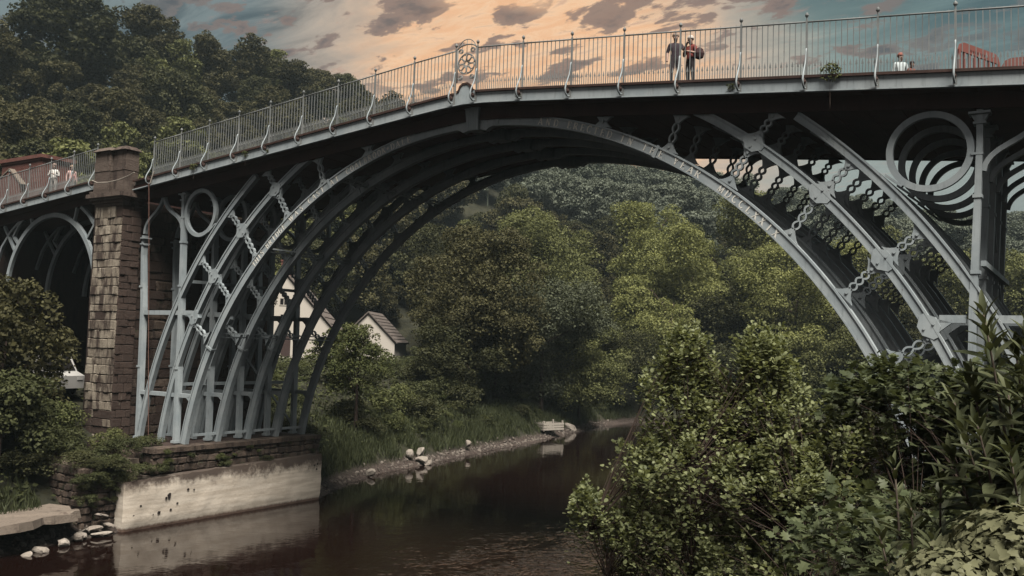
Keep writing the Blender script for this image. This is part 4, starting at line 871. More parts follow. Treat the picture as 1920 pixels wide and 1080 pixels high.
def tree_meshes(seed, W, H, base, n_leaf, leaf, lm_, bark=BARK, rad=None, **kw):
    p_, u, v, cc = crown(seed, W, H, base, n_leaf, leaf, **kw); rad = rad or H*.018
    return quads_mesh('crown', p_, u, v, lm_), trunk_mb(seed, H, base, rad, cc).mesh('trunk', bark, True), (p_, u, v, trunk_mb(seed, H, base, rad, cc, 3))
def plant_tree(name, label, tm, x, y, s_=1, sz=1, rz=0, group=None, cat='tree', z=None):
    z = float(ground_z(x, y)) if z is None else z
    t = thing(name, label, cat, (x, y, z), rz, group); t.scale = (s_, s_, s_*sz)
    put('trunk', tm[1], t); put('crown', tm[0], t); return t
# --- woodland between the river and the hill: each of the large trees built on its own
CAMX, CAMY = 18.52, -25.69
big = [  # x, y, W, H, base, leaves, leaf size, material, label
 (-27.6, 39.5, 11.0, 16.6, 1.0, 15000, .42, L_UMB, 'large dark tree beside the white cottage, its crown reaching up under the far rib'),
 (-25.2, 46.8, 12.4, 13.6, .8, 16000, .40, L_GREY, 'broad grey green tree overhanging the far bank in the middle of the arch'),
 (-38.0, 70.0, 13.5, 22.0, 3.0, 12000, .52, L_MID, 'tall tree rising behind the broad riverside tree under the arch'),
 (-23.5, 72.0, 12.0, 19.5, 1.0, 14000, .48, L_BRIGHT, 'bright yellow green tree in the middle of the wood under the arch'),
 (-20.5, 84.0, 14.0, 23.0, 1.0, 14000, .52, L_MID, 'tall olive tree right of the bright tree under the arch'),
 (-11.5, 80.0, 14.5, 18.0, .5, 15000, .50, L_BRIGHT, 'wide green tree seen below the lettered rib with the roman numerals'),
 (-2.5, 83.0, 13.0, 15.0, .3, 13000, .50, L_DARK, 'dark dense tree low behind the right feet of the arch'),
 (-17.2, 76.2, 10.5, 13.0, .2, 12000, .46, L_DARK, 'dark tree under the bright one at the bend of the river'),
 (-46.0, 62.0, 12.0, 19.0, 2.0, 9000, .52, L_DARK, 'dark tree behind the white cottage under the arch'),
 (-33.0, 86.0, 13.0, 24.0, 3.0, 10000, .56, L_BRIGHT, 'pale topped tree just below the bridge soffit in the arch centre'),
 (-30.5, 59.5, 10.0, 12.5, .4, 12000, .42, L_MID, 'mid green tree at the river bend right of the broad tree'),
 (8.0, 95.0, 13.0, 17.0, .5, 10000, .55, L_MID, 'green tree seen between the right hand ribs'),
 (-8.0, 104.0, 14.0, 16.5, 2.0, 9000, .60, L_MID, 'tall tree behind the wide green tree near the right ribs'),
 (-48.0, 84.0, 13.0, 22.0, 3.0, 8000, .58, L_MID, 'tree on the rising slope behind the pale topped tree'),
 (-26.4, 35.5, 6.5, 7.5, 0, 8000, .36, L_DARK, 'dark bushy tree at the foot of the large dark tree by the cottage'),
 (-27.5, 42.5, 8.0, 8.0, 0, 8000, .36, L_DARK, 'low dark tree between the two big riverside trees'),
 (-24.6, 53.0, 8.5, 8.5, 0, 8000, .38, L_MID, 'low bushy tree right of the broad riverside tree above the crate'),
 (-27.0, 63.0, 9.0, 9.0, 0, 8000, .40, L_DARK, 'dark low tree in the hollow at the river bend'),
 (-15.5, 74.0, 9.0, 8.0, 0, 8000, .40, L_DARK, 'dark low tree just above the alder bush'),
 (-6.0, 77.5, 9.5, 9.0, 0, 8000, .40, L_MID, 'low green tree under the wide green tree'),
 (2.0, 79.0, 9.5, 9.0, 0, 8000, .42, L_DARK, 'low dark tree right of the wide green tree'),
 (20.5, 88.0, 12.0, 15.0, .5, 8000, .56, L_DARK, 'dark tree beyond the right hand iron posts')]
for i, (x, y, W, H, bs, nl, lf, lm_, lb) in enumerate(big):
    bs = .0; W *= 1.12
    plant_tree('woodland_tree', lb, tree_meshes(100+i, W, H, bs, int(nl*3.0), lf*.50, lm_, n_cl=120, low=-.97, lobes=15), x, y, 1, 1, 0, 'big trees of the wood under the arch')
# young feathery tree and riverside shrubs
plant_tree('young_tree', 'feathery pale green young tree in front of the white houses', tree_meshes(140, 4.2, 7.2, .6, 11000, .16, L_WILL, n_cl=60, lump_r=(.09, .20), droop=.15), -20.9, 17.3, 1, 1, 0)
plant_tree('young_tree', 'second slender pale green tree between the two white houses', tree_meshes(141, 4.0, 5.4, .5, 5000, .22, L_WILL, n_cl=30, lump_r=(.14, .26)), -27.8, 22.5, 1, .8, 0)
SH = [tree_meshes(150+i, 3.2, 2.3, .05, 2600, .17, m_, n_cl=22, lump_r=(.14, .26)) for i, m_ in enumerate((L_SHR, L_WILL, L_DARK, L_SHR))]
r = np.random.default_rng(21); cnt = 0
SKIND = ('plain green', 'feathery pale green', 'dark green', 'mid green')
def bank_label(x, y, s_, k, dl):
    size = 'small' if s_ < .6 else 'large' if s_ > .9 else 'middling'; tier = 'by the water' if dl < 4.2 else 'halfway up the bank' if dl < 9 else 'at the top of the bank'
    w_ = 'just beyond the concrete wall' if y < 14 else 'left of the white boulders' if y < 20 else 'behind the white boulders' if y < 27 else 'in the tall grass stretch' if y < 37 else 'left of the wooden crate' if y < 43 else 'behind the wooden crate' if y < 52 else 'near the river bend'
    return f'{size} {SKIND[k]} shrub {tier} {w_}'
for i in range(500):
    y = r.uniform(8.5, 66); dl = r.uniform(2.0, 17); x = float(np.interp(y, SHY, SHX))-dl
    if (x < -40 and y < 45 and r.random() < .6): continue
    if cnt >= 150: break
    k = int(r.integers(4)); s_ = r.uniform(.5, 1.1)*(.6 if dl < 3.4 else 1)*(.5 if dl > 5 and -50 < math.degrees(math.atan2(x-18.5, y+25.7)) < -39.3 else 1); cnt += 1
    plant_tree('bank_shrub', bank_label(x, y, s_, k, dl), SH[k], x, y, s_, r.uniform(.6, 1.1), r.uniform(0, 6.28), 'shrubs covering the far bank', 'shrub')
for i in range(62):   # thicket under the wood at the bend
    x = -26+i*.85+r.normal(0, .8); y = 67+.33*(x+24)+r.uniform(.6, 12)+3; s_ = r.uniform(1.1, 2.3); k = int(r.choice([0, 2, 3]))
    w_ = 'under the bright tree' if x < -18 else 'under the tall olive tree' if x < -11 else 'under the wide green tree' if x < -4 else 'behind the right feet of the arch' if x < 8 else 'beyond the right hand posts'
    plant_tree('thicket_shrub', f"{'low' if s_ < 1.5 else 'tall'} {SKIND[k]} bush in the shady thicket {w_}", SH[k], x, y, s_, r.uniform(.8, 1.3), r.uniform(0, 6.28), 'thicket bushes at the river bend', 'bush')
for i in range(80):
    y = r.uniform(-13, -1.6) ; x = float(np.interp(y, SHY, SHX))-r.uniform(2.4, 10)
    if -18.0 < x < -14.4 and -4.4 < y < -.8: continue
    if y > -2.2 and x > -22.5: continue
    k = int(r.integers(0, 4)); s_ = r.uniform(.35, .8)
    plant_tree('ledge_shrub', f"{'small' if s_ < .6 else 'bushy'} {SKIND[k]} shrub {'above the stone ledge' if y < -6 else 'at the pier foot'} {'near the water' if x > -17.5 else 'up under the leafy tree'}", SH[k], x, y, s_, r.uniform(.7, 1.2), r.uniform(0, 6.28), 'shrubs at the foot of the pier', 'shrub')
for (x, y, z, s_) in ((-14.15, -4.6, 1.9, .34), (-14.1, -4.1, 2.2, .4), (-14.3, -3.7, 2.3, .42), (-14.2, -3.2, 1.75, .32), (-14.2, -2.5, 1.95, .36), (-14.3, -1.6, 2.0, .30), (-14.1, 1.6, 2.0, .2), (-14.1, 4.0, 2.05, .18), (-15.2, -4.7, 2.3, .5)):
    plant_tree('wall_weed', 'weedy tuft rooted in the masonry '+('over the broken bank wall' if y < -3.6 else 'over the left end of the concrete wall' if y < -1 else 'along the top of the concrete wall'), SH[int(r.integers(4))], x, y, s_, .7, r.uniform(0, 6), 'weeds rooted in the plinth masonry', 'weed', z=z)
for (x, y, s_, lb) in ((-15.6, -1.3, .42, 'low tangled shrub on the plinth corner at the first iron foot'), (-15.1, -2.9, .45, 'ivy like shrub draping over the left end of the concrete wall'), (-15.5, -3.9, .5, 'leafy shrub above the broken bank wall'), (-16.5, 8.4, .6, 'shrub growing at the far end of the plinth'), (-17.4, 9.4, .8, 'bushy shrub behind the far end of the concrete wall'), (-17.0, -2.1, .5, 'weedy shrub beside the bare earth patch'), (-15.9, 7.6, .4, 'weeds hanging off the plinth end')):
    plant_tree('plinth_shrub', lb, SH[int(r.integers(4))], x, y, s_, .9, r.uniform(0, 6), None, 'shrub', z=(2.6 if y < 7 else 1.6) if y > -3.5 else 2.2)
for i in range(26):
    x = r.uniform(13.8, 21); y = r.uniform(-5.5, -1.2); s_ = r.uniform(.5, .95); k = int(r.choice([0, 2, 3]))
    plant_tree('footing_shrub', f"{'low' if s_ < .7 else 'tall'} {SKIND[k]} shrub hiding the right footing of the bridge", SH[k], x, y, s_, r.uniform(.8, 1.3), r.uniform(0, 6.28), 'shrubs at the right footing', 'shrub')
for i in range(24):
    y = r.uniform(-5.1, -3.4); z = r.uniform(.9, 2.6)
    plant_tree('wall_weed', f"{'leafy weed' if i % 2 else 'straggling weed'} {'near the top' if z > 2.0 else 'halfway up' if z > 1.4 else 'at the foot'} of the broken bank wall {'beside the concrete' if y > -3.9 else 'in its middle' if y > -4.6 else 'by the ledge'}", SH[int(r.choice([0, 2, 3]))], -14.22, y, r.uniform(.12, .28), .8, r.uniform(0, 6), 'weeds rooted in the plinth masonry', 'weed', z=z)
for i in range(12):
    y = r.uniform(-2, 7.2); z = r.uniform(2.0, 2.9); nth = ('first', 'second', 'third', 'fourth', 'fifth')[min(4, int((y+1.2)//1.718) if y > -1.2 else 0)]
    plant_tree('wall_weed', f"weed tuft {'high' if z > 2.5 else 'low'} on the rubble plinth below the {nth} rib foot", SH[int(r.choice([0, 1, 3]))], -14.22, y, r.uniform(.08, .2), .8, r.uniform(0, 6), 'weeds rooted in the plinth masonry', 'weed', z=z)
# big leafy tree in front of the land arch
plant_tree('riverside_tree', 'big leafy tree filling the left edge in front of the land arch', tree_meshes(170, 6.2, 8.8, .3, 19000, .18, L_UMB, n_cl=120, lobes=16, low=-.97), -20.6, -5.2, 1, 1, 0, z=2.3)
plant_tree('riverside_tree', 'smaller bush of the same green under the big leafy tree at the left', tree_meshes(171, 4.4, 4.6, .1, 9000, .18, L_SHR, n_cl=36, lump_r=(.13, .24)), -17.4, -6.6, 1, 1, 0, z=1.9)
# --- hillside trees
HT = [tree_meshes(200+i, 9.5, 11.5, 1.0, 15000, .36, m_, n_cl=110, lobes=14, low=-.8) for i, m_ in enumerate((L_HILL, L_HILL, L_MID, L_HILL, L_DARK))]
SIN = []
for i, (pp) in enumerate(HT):
    p_, u, v, tb = pp[2]; SIN.append(quads_mesh('hillside_tree', p_, u, v, [(L_HILL, L_HILL, L_MID, L_HILL, L_DARK)[i], BARK], (tb.v, tb.f)))
def bearing(x, y): return math.degrees(math.atan2(x-CAMX, y-CAMY))
pts = []; r = np.random.default_rng(33)
def too_close(x, y, d):
    return any((x-a)**2+(y-b_)**2 < d*d for a, b_ in pts)
avoid = [(b_[0], b_[1]) for b_ in big]
far_pts = []
for i in range(30000):
    y = r.uniform(-10, 420); x = r.uniform(-160, 130)
    bb = bearing(x, y)
    if bb < -67 or bb > 1.5: continue
    dl = float(dist_left(x, y)); 
    if dl < 18: continue
    dr, hr, side = seg_ridge(np.array([x]), np.array([y]))
    if side[0] > 0 and dr[0] > 7: continue
    D = math.hypot(x-CAMX, y-CAMY)
    if D < 62 or (-60 < x < -36 and 28 < y < 72 and bb < -37.5) or (-50 < bb < -39.5 and D < 108) or (bb < -57 and D < 84) or (-62 < x < -38 and 0 < y < 24): continue
    indiv = (bb < -39 and D < 215) or (bb >= -39 and D < 165)
    if too_close(x, y, 5.6 if indiv else 6.6) or any((x-a)**2+(y-b_)**2 < 46 for a, b_ in far_pts): continue
    if indiv and len(pts) < 296: pts.append((x, y))
    elif len(far_pts) < 640: far_pts.append((x, y))

BAYS = ['above the brick chimney', 'above the walkway railing', 'above the stone pier', 'over the first railing bay past the pier', 'over the second railing bay past the pier', 'over the third railing bay past the pier', 'over the fourth railing bay past the pier', 'over the fifth railing bay past the pier', 'behind the sixth railing bay past the pier', 'behind the railing just left of the rosette']
BEDGE = [-60.5, -58.0, -55.8, -53.6, -51.8, -50.1, -48.2, -45.6, -43.0]
def describe(x, y, s_, k):
    bb = bearing(x, y); dl = float(dist_left(x, y)); dr = float(seg_ridge(np.array([x]), np.array([y]))[0][0]); t = dl/(dl+dr)
    size = 'small' if s_ < .74 else 'broad' if s_ > .92 else 'rounded'; colr = ('olive', 'olive', 'pale green', 'brownish olive', 'dark')[k]
    if bb < -39:
        tier = 'low on the hillside' if t < .55 else 'halfway up the hill' if t < .8 else 'near the skyline'
        return f'{size} {colr} tree {tier} {BAYS[int(np.searchsorted(BEDGE, bb))]}', 'trees of the left hillside'
    if bb < -22:
        w_ = 'left third' if bb < -34 else 'middle' if bb < -28 else 'right third'
        tier = 'low behind the riverside trees' if t < .4 else 'partway up the slope' if t < .7 else 'high on the slope'
        return f'{size} {colr} tree {tier} in the {w_} of the arch', 'slope trees seen under the arch'
    w_ = 'between the inner and middle ribs' if bb < -15 else 'between the middle and outer ribs' if bb < -8 else 'below the iron circle' if bb < -4 else 'beyond the right hand posts'
    tier = 'nearest' if math.hypot(x-CAMX, y-CAMY) < 150 else 'farther'
    return f'{tier} {size} {colr} slope tree seen {w_}', 'slope trees seen through the right spandrel'
for i, (x, y) in enumerate(pts):
    k = int(r.integers(5)); s_ = r.uniform(.6, 1.05); lb, gp = describe(x, y, s_, k)
    o = put('hillside_tree', SIN[k], None, (x, y, float(ground_z(x, y))-.3), (0, 0, r.uniform(0, 6.28)), (s_, s_, s_*r.uniform(.85, 1.2))); tag(o, lb, 'tree', gp)
# notable ones
for (x, y, s_, sz, k, lb) in ((-112, 49, 1.75, .95, 4, 'great dark spreading tree crowning the left hilltop'), (-78.5, 47.0, 1.25, .9, 2, 'pale rounded tree halfway up the hill over the left railing'), (-62, 44, .8, .9, 2, 'small pale round tree low on the hill just above the railing'), (-60.5, 22.5, 1.4, .85, 2, 'broad round tree above the brick chimney'), (-112, 63, 1.25, 1.0, 3, 'broad tree on the skyline just right of the great dark tree'), (-108.5, 80, 1.1, .95, 0, 'rounded skyline tree midway between the great dark tree and the railing'), (-106.5, 104, .7, 1.0, 0, 'thin topped tree on the skyline where the hill falls to the bridge')):
    o = put('hillside_tree', SIN[k], None, (x, y, float(ground_z(x, y))-.3), (0, 0, .7), (s_, s_, s_*sz)); tag(o, lb, 'tree')
# far wood, one mass: crowns instanced on points
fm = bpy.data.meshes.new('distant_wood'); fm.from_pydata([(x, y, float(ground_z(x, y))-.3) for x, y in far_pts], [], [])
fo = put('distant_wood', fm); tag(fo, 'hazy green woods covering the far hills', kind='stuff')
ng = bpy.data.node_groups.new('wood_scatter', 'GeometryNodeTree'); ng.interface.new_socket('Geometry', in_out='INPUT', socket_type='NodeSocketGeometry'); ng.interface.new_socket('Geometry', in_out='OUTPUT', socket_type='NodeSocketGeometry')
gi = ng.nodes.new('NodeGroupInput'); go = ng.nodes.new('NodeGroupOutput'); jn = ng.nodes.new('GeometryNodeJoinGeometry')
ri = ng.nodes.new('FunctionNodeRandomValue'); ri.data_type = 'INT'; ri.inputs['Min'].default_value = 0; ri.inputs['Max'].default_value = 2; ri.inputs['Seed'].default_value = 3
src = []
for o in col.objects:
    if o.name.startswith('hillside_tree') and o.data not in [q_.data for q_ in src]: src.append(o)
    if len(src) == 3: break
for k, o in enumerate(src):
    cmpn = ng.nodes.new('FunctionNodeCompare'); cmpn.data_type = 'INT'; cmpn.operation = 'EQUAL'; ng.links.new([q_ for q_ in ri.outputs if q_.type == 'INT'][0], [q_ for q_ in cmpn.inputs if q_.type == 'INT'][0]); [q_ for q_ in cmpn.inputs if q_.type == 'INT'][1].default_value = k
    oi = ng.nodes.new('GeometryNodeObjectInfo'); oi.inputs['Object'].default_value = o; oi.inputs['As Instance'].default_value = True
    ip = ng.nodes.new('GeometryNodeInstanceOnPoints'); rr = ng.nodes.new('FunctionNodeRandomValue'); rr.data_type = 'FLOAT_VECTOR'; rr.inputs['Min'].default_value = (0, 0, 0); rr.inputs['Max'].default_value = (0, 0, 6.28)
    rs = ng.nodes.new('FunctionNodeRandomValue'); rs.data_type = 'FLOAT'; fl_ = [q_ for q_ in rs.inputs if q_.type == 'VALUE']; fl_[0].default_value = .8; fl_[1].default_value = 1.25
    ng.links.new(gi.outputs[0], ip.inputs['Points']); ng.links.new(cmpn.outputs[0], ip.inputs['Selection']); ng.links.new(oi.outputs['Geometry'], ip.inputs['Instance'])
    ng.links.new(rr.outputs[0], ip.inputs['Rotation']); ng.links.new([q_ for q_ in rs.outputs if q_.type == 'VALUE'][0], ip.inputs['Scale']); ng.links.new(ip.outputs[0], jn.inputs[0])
smt = ng.nodes.new('GeometryNodeSetMaterial'); smt.inputs['Material'].default_value = L_FAR_HAZE; ng.links.new(jn.outputs[0], smt.inputs['Geometry']); ng.links.new(smt.outputs[0], go.inputs[0]); fo.modifiers.new('scatter', 'NODES').node_group = ng
# grass along the far bank
r = np.random.default_rng(41); n_ = 60000
y = np.where(r.random(n_) < .8, r.uniform(8, 66, n_), r.uniform(-14, -3, n_)); dl = .55+r.gamma(2.0, 1.1, n_); x = np.interp(y, SHY, SHX)-dl
cl_ = np.sin(y*2.1)+np.sin(x*1.7+y*.6)+r.normal(0, .5, n_); kp = (cl_ > -.9) & ~((y > -6) & (y < 8)); x, y = x[kp], y[kp]; n_ = len(x); z = ground_z(x, y); h = r.uniform(.3, .95, n_)*np.where(y < 0, .6, 1); a = r.uniform(0, 6.28, n_)
c0 = np.stack([x, y, z+h*.45], 1); b2 = r.uniform(0, 6.28, n_); tl = r.uniform(.05, .4, n_); u = np.stack([tl*np.cos(b2)*h, tl*np.sin(b2)*h, h*.5], 1); v = np.stack([-np.sin(a)*.013, np.cos(a)*.013, 0*a], 1)*(1+h[:, None])
tag(put('grass', quads_mesh('grass', c0, u, v, L_GRASS)), 'tall riverside grass along the far bank', kind='stuff')
# low ground cover under the trees
n_ = 30000; y = r.uniform(-12, 74, n_); dl = r.uniform(1.8, 26, n_); x = np.interp(y, SHY, SHX)-dl; kp = ~((y > -4.5) & (y < 8.2) & (x > -23)); x, y = x[kp], y[kp]; z = ground_z(x, y)+r.uniform(.05, .5, len(x))
nr = unit(np.stack([r.normal(0, .5, len(x)), r.normal(0, .5, len(x)), np.ones(len(x))], 1)); u, v = leaf_frame(nr, r); L = r.uniform(.15, .38, len(x))[:, None]
tag(put('ground_cover', quads_mesh('ground_cover', np.stack([x, y, z], 1), u*L*.5, v*L*.35, L_SHR)), 'low weeds and ferns covering the far bank', kind='stuff')
# weeds rooted on the bridge fascia
wd = tree_meshes(180, .55, .6, .02, 260, .07, L_WILL, n_cl=10, lump_r=(.15, .3), rad=.008)
plant_tree('fascia_weed', 'small leafy sapling rooted on the fascia left of the barriers', wd, 12.35, -.74, 1.1, 1.2, 0, None, 'weed', zp(12.35)-.12)
for (x, s_, lb) in ((-11.05, .7, 'brown green weed tuft on the fascia over the middle rib'), (2.25, .45, 'thin dry weed on the fascia right of the rosette'), (9.55, .5, 'weed tuft at the stay right of the couple'), (-14.3, .8, 'weed clump on the fascia near the stone pier'), (-9.8, .35, 'tiny weed on the left fascia above the outer rib')):
    plant_tree('fascia_weed', lb, wd, x, -.74, s_, 1, random.uniform(0, 6), None, 'weed', zp(x)-.12)

# ------------------------------------------------------------------ foreground plants on the near bank
def poly_leaf(outline, fold=.15, curl=.12):
    """a folded leaf in the XY plane, stem at the origin, tip along +Y, length 1; outline gives right half (x, y)"""
    v = [(0, 0, 0)]; L = len(outline)
    mid = [(0, p_[1], -curl*p_[1]**2) for p_ in outline]; rr = [(p_[0], p_[1], abs(p_[0])*fold*2-curl*p_[1]**2) for p_ in outline]; ll = [(-p_[0], p_[1], abs(p_[0])*fold*2-curl*p_[1]**2) for p_ in outline]
    v += mid+rr+ll+[(0, 1, -curl)]; f = []; tip = 3*L+1
    f += [(0, 1+L, 1), (0, 1, 1+2*L)]
    for i in range(L-1): f += [(1+i, 1+L+i, 2+L+i, 2+i), (1+i, 2+i, 2+2*L+i, 1+2*L+i)]
    f += [(L, 2*L, tip), (L, tip, 3*L)]
    return np.array(v), f
def leaf_mesh(name, geom, mt):
    me = bpy.data.meshes.new(name); me.from_pydata(geom[0].tolist(), [], geom[1]); me.materials.append(mt); return me
def frames(pos, dirv, nrm, size):
    y = unit(dirv); x = unit(np.cross(y, nrm)); z = np.cross(x, y); return pos, x*size[:, None], y*size[:, None], z*size[:, None]
def join_leaves(name, geom, fr, mt):
    pos, x, y, z = fr; g, f = geom; n_ = len(pos); V = pos[:, None, :]+g[None, :, 0:1]*x[:, None, :]+g[None, :, 1:2]*y[:, None, :]+g[None, :, 2:3]*z[:, None, :]
    nv = len(g); me = bpy.data.meshes.new(name); me.vertices.add(n_*nv); me.vertices.foreach_set('co', V.astype(np.float32).ravel())
    lp_ = np.array([i for q in f for i in q]); tot = np.array([len(q) for q in f]); st = np.concatenate([[0], np.cumsum(tot)[:-1]])
    me.loops.add(n_*len(lp_)); me.loops.foreach_set('vertex_index', (lp_[None]+np.arange(n_)[:, None]*nv).astype(np.int32).ravel())
    me.polygons.add(n_*len(tot)); me.polygons.foreach_set('loop_start', (st[None]+np.arange(n_)[:, None]*len(lp_)).astype(np.int32).ravel())
    me.materials.append(mt); me.update(calc_edges=True); me.validate(); return me
CAMP = np.array([18.523, -25.686, 7.675])
def dress(root, geom, fr, mt, name='leaf', most=300):
    """the leaves nearest the viewer become leaf objects, the rest one mass part"""
    pos, x, y, z = fr; o0 = np.array(root.location); d = np.linalg.norm(pos-CAMP, axis=1)/np.linalg.norm(y, axis=1); ids = np.argsort(d); near, rest = ids[:most], ids[most:]
    me = leaf_mesh(name, geom, mt)
    for i in near:
        o = put(name, me, root); M = Matrix(np.stack([x[i], y[i], z[i]], 1).tolist()).to_4x4(); M.translation = (pos[i]-o0).tolist(); o.matrix_local = M
    if len(rest):
        o = put('foliage', join_leaves('foliage', geom, (pos[rest]-o0, x[rest], y[rest], z[rest]), mt), root); o['kind'] = 'stuff'
ALD = poly_leaf([(.16, .08), (.34, .28), (.43, .55), (.38, .82), (.18, .97)], .10, .10)
LAN = poly_leaf([(.05, .06), (.115, .22), (.14, .42), (.11, .68), (.05, .88)], .22, .22)
g_ = np.array; SYC = poly_leaf([(.10, .02), (.42, .04), (.26, .24), (.55, .42), (.30, .50), (.36, .70), (.14, .72)], .08, .18)
IVY = poly_leaf([(.22, -.02), (.44, .16), (.30, .34), (.40, .52), (.20, .66)], .10, .15)
# alder: stems fanning from one root, twigs to an uneven envelope, leaves on the twig ends
def alder(label, base, lobes, n_tw, per, size, seed, mt=L_ALD, geom=ALD, most=300, stems=9, name='alder_bush', stem_r=.035, upward=.7, flat=0., bark=BARK):
    r = np.random.default_rng(seed); base = np.array(base); root = thing(name, label, 'bush', tuple(base)); q = MB()
    wl = np.array([l[4] for l in lobes]); wl = wl/wl.sum(); tips = []
    for i in range(n_tw):
        l = lobes[r.choice(len(lobes), p=wl)]; d = unit(r.normal(0, 1, 3)); d[2] = abs(d[2]) if r.random() < .6 else d[2]; rad = r.uniform(.35, 1.0)**.55
        tips.append(np.array(l[:3])+d*rad*np.array([l[3], l[3], l[5]]))
    tips = np.array(tips)
    st = []
    for i in range(stems):
        t = tips[r.integers(len(tips))]; t = t+(np.array([0, 0, -.25])); mid = base*.45+t*.55; mid[:2] = base[:2]*.5+t[:2]*.5+r.normal(0, .1, 2)
        pts = [base+np.array([r.normal(0, .12), r.normal(0, .12), -.3]), mid, t]; fine_ = []
        for k in range(9):
            s_ = k/8; fine_.append((1-s_)**2*pts[0]+2*s_*(1-s_)*pts[1]+s_*s_*pts[2])
        fine_ = np.array(fine_); st.append(fine_); q.tube(fine_-base, [stem_r*(1-.8*k/8) for k in range(9)], 6)
    allp = np.concatenate([s_[3:] for s_ in st]); pos, dr, nr, sz = [], [], [], []
    for t in tips:
        cost = np.linalg.norm(allp-t, axis=1)+np.maximum(0, allp[:, 2]-t[2]+.1)*1.5; b0 = allp[np.argsort(cost)[r.integers(0, 9)]]
        m_ = (b0+t)/2+np.array([0, 0, .1])*np.linalg.norm(t-b0); cur = [(1-s_)**2*b0+2*s_*(1-s_)*m_+s_*s_*t for s_ in np.linspace(0, 1, 5)]
        q.tube(np.array(cur)-base, [.006, .005, .004, .003, .002], 4, caps=False)
        ax_ = unit(cur[-1]-cur[-2]*.999); ax_ = unit(ax_*(1-upward)+np.array([0, 0, upward])+r.normal(0, .25, 3))
        L = r.uniform(.18, .42); n_ = int(per*r.uniform(.6, 1.3))
        for k in range(n_):
            s_ = r.random()**.8; p0 = t+ax_*L*(s_-.55)+r.normal(0, .05*(1.2-s_), 3); o_ = unit(r.normal(0, 1, 3)); o_ = unit(o_-ax_*o_.dot(ax_)); d = unit(o_*(1.1-.5*s_)+ax_*.7*s_+np.array([0, 0, .12-flat*.2]))
            pos.append(p0+d*.02); dr.append(d); nr.append(unit(np.array([0, 0, 1.0])+r.normal(0, .35*(1-flat*.5), 3)+d*-.2)); sz.append(size*r.uniform(.42, 1.3)*(1-.35*max(0, s_-.6)))
    put('branches', (q, bark, True), root)
    dress(root, geom, frames(np.array(pos), np.array(dr), np.array(nr), np.array(sz)), mt, 'leaf', most); return root
alder('big round leaved alder bush filling the foreground over the river', (15.1, -15.9, 1.6),
      [(14.76, -16.42, 7.55, .28, .45, .40), (15.49, -16.16, 7.55, .28, .45, .36), (14.72, -16.3, 7.0, .55, 1.0, .75), (15.5, -16.0, 6.95, .55, 1.0, .78), (15.05, -16.2, 6.3, 1.15, 2.4, .75), (14.6, -16.4, 5.6, .85, 1.3, .6), (15.8, -16.0, 6.2, .8, 1.3, .7), (15.2, -16.1, 5.2, 1.2, 1.0, .45), (13.95, -16.9, 5.85, .38, .4, .35), (16.25, -15.8, 6.7, .5, .5, .4), (15.9, -16.3, 5.2, .7, .6, .5)], 1220, 46, .045, 61)
alder('darker lobed leaf sycamore bush behind the alder at the right', (17.0, -14.6, 3.0),
      [(16.7, -15.6, 7.15, .7, 1.2, .50), (17.4, -15.6, 6.95, .65, 1.2, .65), (17.0, -15.4, 6.2, .95, 1.3, .6), (16.5, -15.0, 7.2, .55, .6, .4), (17.8, -16.0, 7.3, .4, .5, .45), (17.1, -15.8, 5.5, 1.0, 1.0, .6), (17.9, -16.4, 6.1, .6, .9, .6), (18.3, -16.6, 6.8, .5, .7, .6), (17.8, -16.3, 5.2, .7, .8, .5), (17.9, -15.8, 5.8, .8, .9, .6), (17.5, -15.2, 6.4, .6, .7, .5), (17.25, -16.2, 5.9, .6, .9, .5), (17.5, -16.6, 5.3, .6, .7, .5)], 900, 18, .098, 62, L_SYC, SYC, 300, 7, 'sycamore_bush', .03, .35, .8)
alder('low lobed leaf bush in the dark gap between alder and lance leaved shrub', (17.2, -19.3, 4.8),
      [(17.15, -19.4, 6.40, .45, 1, .4), (16.9, -18.6, 6.1, .5, .9, .5), (17.5, -20.2, 6.45, .3, .5, .35)], 120, 16, .075, 66, L_SYC, SYC, 200, 6, 'sycamore_bush', .02, .35, .8)
# lance leaved shrub
def lance(label, base, tips, seed, size=.16, gap=.085, name='lance_leaf_shrub', most=300):
    r = np.random.default_rng(seed); base = np.array(base); root = thing(name, label, 'shrub', tuple(base)); q = MB(); pos, dr, nr, sz = [], [], [], []
    for t in tips:
        t = np.array(t)+r.normal(0, .01, 3); b0 = base+r.normal(0, .06, 3)*np.array([1, 1, 0]); m_ = b0*.4+t*.6; m_[:2] = b0[:2]*.65+t[:2]*.35
        cur = np.array([(1-s_)**2*b0+2*s_*(1-s_)*m_+s_*s_*t for s_ in np.linspace(0, 1, 14)]); q.tube(cur-base, [.014*(1-.75*k/13) for k in range(14)], 6)
        ln = np.linalg.norm(np.diff(cur, axis=0), axis=1).sum(); s_ = 1.0; k = 0
        while s_ > .28:
            i = s_*13; a = int(min(12, i)); p0 = cur[a]+(cur[a+1]-cur[a])*(i-a); ax_ = unit(cur[a+1]-cur[a]); sd_ = unit(np.cross(ax_, [math.cos(k*1.57+r.normal(0, .2)), math.sin(k*1.57+r.normal(0, .2)), .1])); age = min(1, (1-s_)*5)
            for sg in (1, -1):
                d = unit(sd_*sg*(.35+.65*age)+ax_*(1.0-.75*age)+np.array([0, 0, -.12*age])+r.normal(0, .09, 3)); pos.append(p0+d*.01); dr.append(d); nr.append(unit(ax_*.8+np.array([0, 0, .5])+r.normal(0, .2, 3))); sz.append(size*(.45+.6*age)*r.uniform(.8, 1.15))
            s_ -= gap/ln*(.45+.6*age)*r.uniform(.8, 1.2); k += 1
    put('stems', (q, BARKG, True), root); dress(root, LAN, frames(np.array(pos), np.array(dr), np.array(nr), np.array(sz)), L_BUD, 'leaf', most); return root
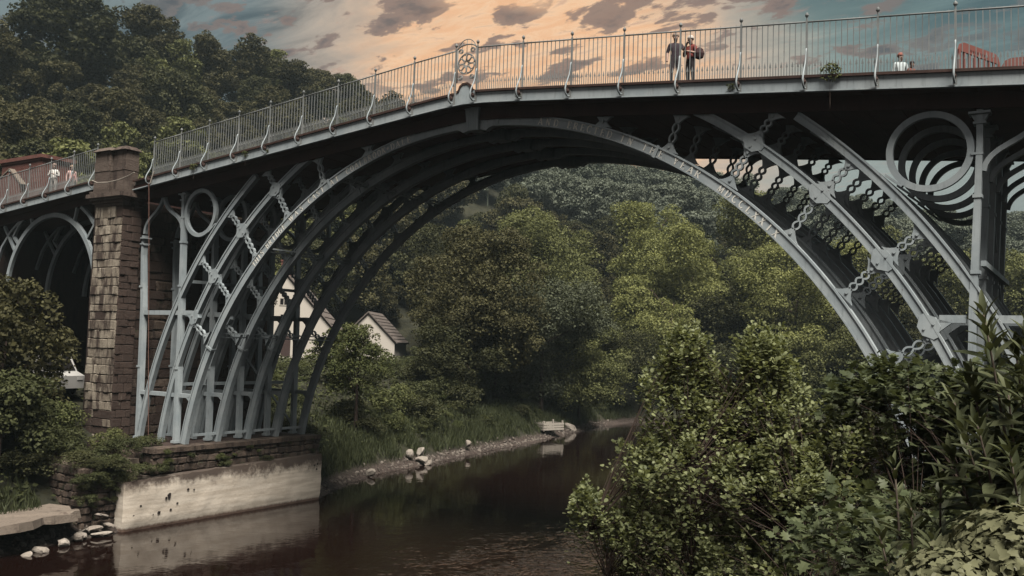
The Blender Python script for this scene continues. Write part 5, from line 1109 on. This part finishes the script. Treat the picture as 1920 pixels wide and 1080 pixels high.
lance('tall lance leaved shrub against the right frame edge before the iron post', (18.35, -21.2, 5.4), [(18.13, -21.73, 7.86), (18.22, -21.6, 7.72), (18.05, -21.6, 7.60), (18.30, -21.9, 7.72), (18.14, -21.95, 7.45), (18.02, -21.8, 7.30), (18.24, -22.1, 7.38), (18.36, -21.5, 7.92), (18.42, -21.8, 7.60), (18.12, -21.4, 7.86), (18.0, -21.45, 7.5), (18.2, -21.75, 7.55), (18.28, -21.65, 7.80), (18.08, -21.85, 7.40), (18.33, -22.0, 7.55), (18.18, -21.5, 7.35), (18.38, -21.65, 7.4), (18.25, -21.9, 7.25)], 71, .185, .060)
lance('shorter lance leaved shrub in front of the dark gap at lower right', (17.95, -21.4, 5.4), [(17.80, -21.62, 7.22), (17.88, -21.75, 7.12), (17.98, -21.7, 7.20), (17.78, -21.8, 6.98), (17.9, -21.9, 6.92), (18.0, -22.0, 7.02), (17.86, -21.6, 7.05), (17.95, -21.85, 6.95)], 72, .16, .065)
# pale ivy in the corner
r = np.random.default_rng(81); root = thing('ivy_bush', 'pale yellow green ivy bush in the lower right corner', 'bush', (18.3, -22.4, 5.5)); pos, dr, nr, sz = [], [], [], []; q = MB()
for c0, rad, n_ in (((18.32, -22.35, 7.02), .27, 1700), ((18.13, -22.5, 6.92), .22, 1300), ((18.42, -22.55, 6.86), .28, 1100), ((18.2, -22.7, 6.78), .25, 900)):
    c0 = np.array(c0); q.tube([(0, 0, -.2), tuple((c0-np.array([18.3, -22.4, 5.5]))*.6), tuple(c0-np.array([18.3, -22.4, 5.5]))], [.02, .014, .006], 5)
    for i in range(n_):
        d = unit(r.normal(0, 1, 3)); d[2] = abs(d[2])*(1 if r.random() < .75 else -1); p0 = c0+d*rad*r.uniform(.6, 1.02)*np.array([1, 1, .8]); pos.append(p0); dr.append(unit(np.cross(d, r.normal(0, 1, 3))+np.array([0, 0, -.35])+d*.3)); nr.append(unit(d+np.array([0, 0, .5])+r.normal(0, .3, 3))); sz.append(r.uniform(.024, .046))
put('stems', (q, BARKG, True), root); dress(root, IVY, frames(np.array(pos), np.array(dr), np.array(nr), np.array(sz)), L_IVY, 'leaf', 300)
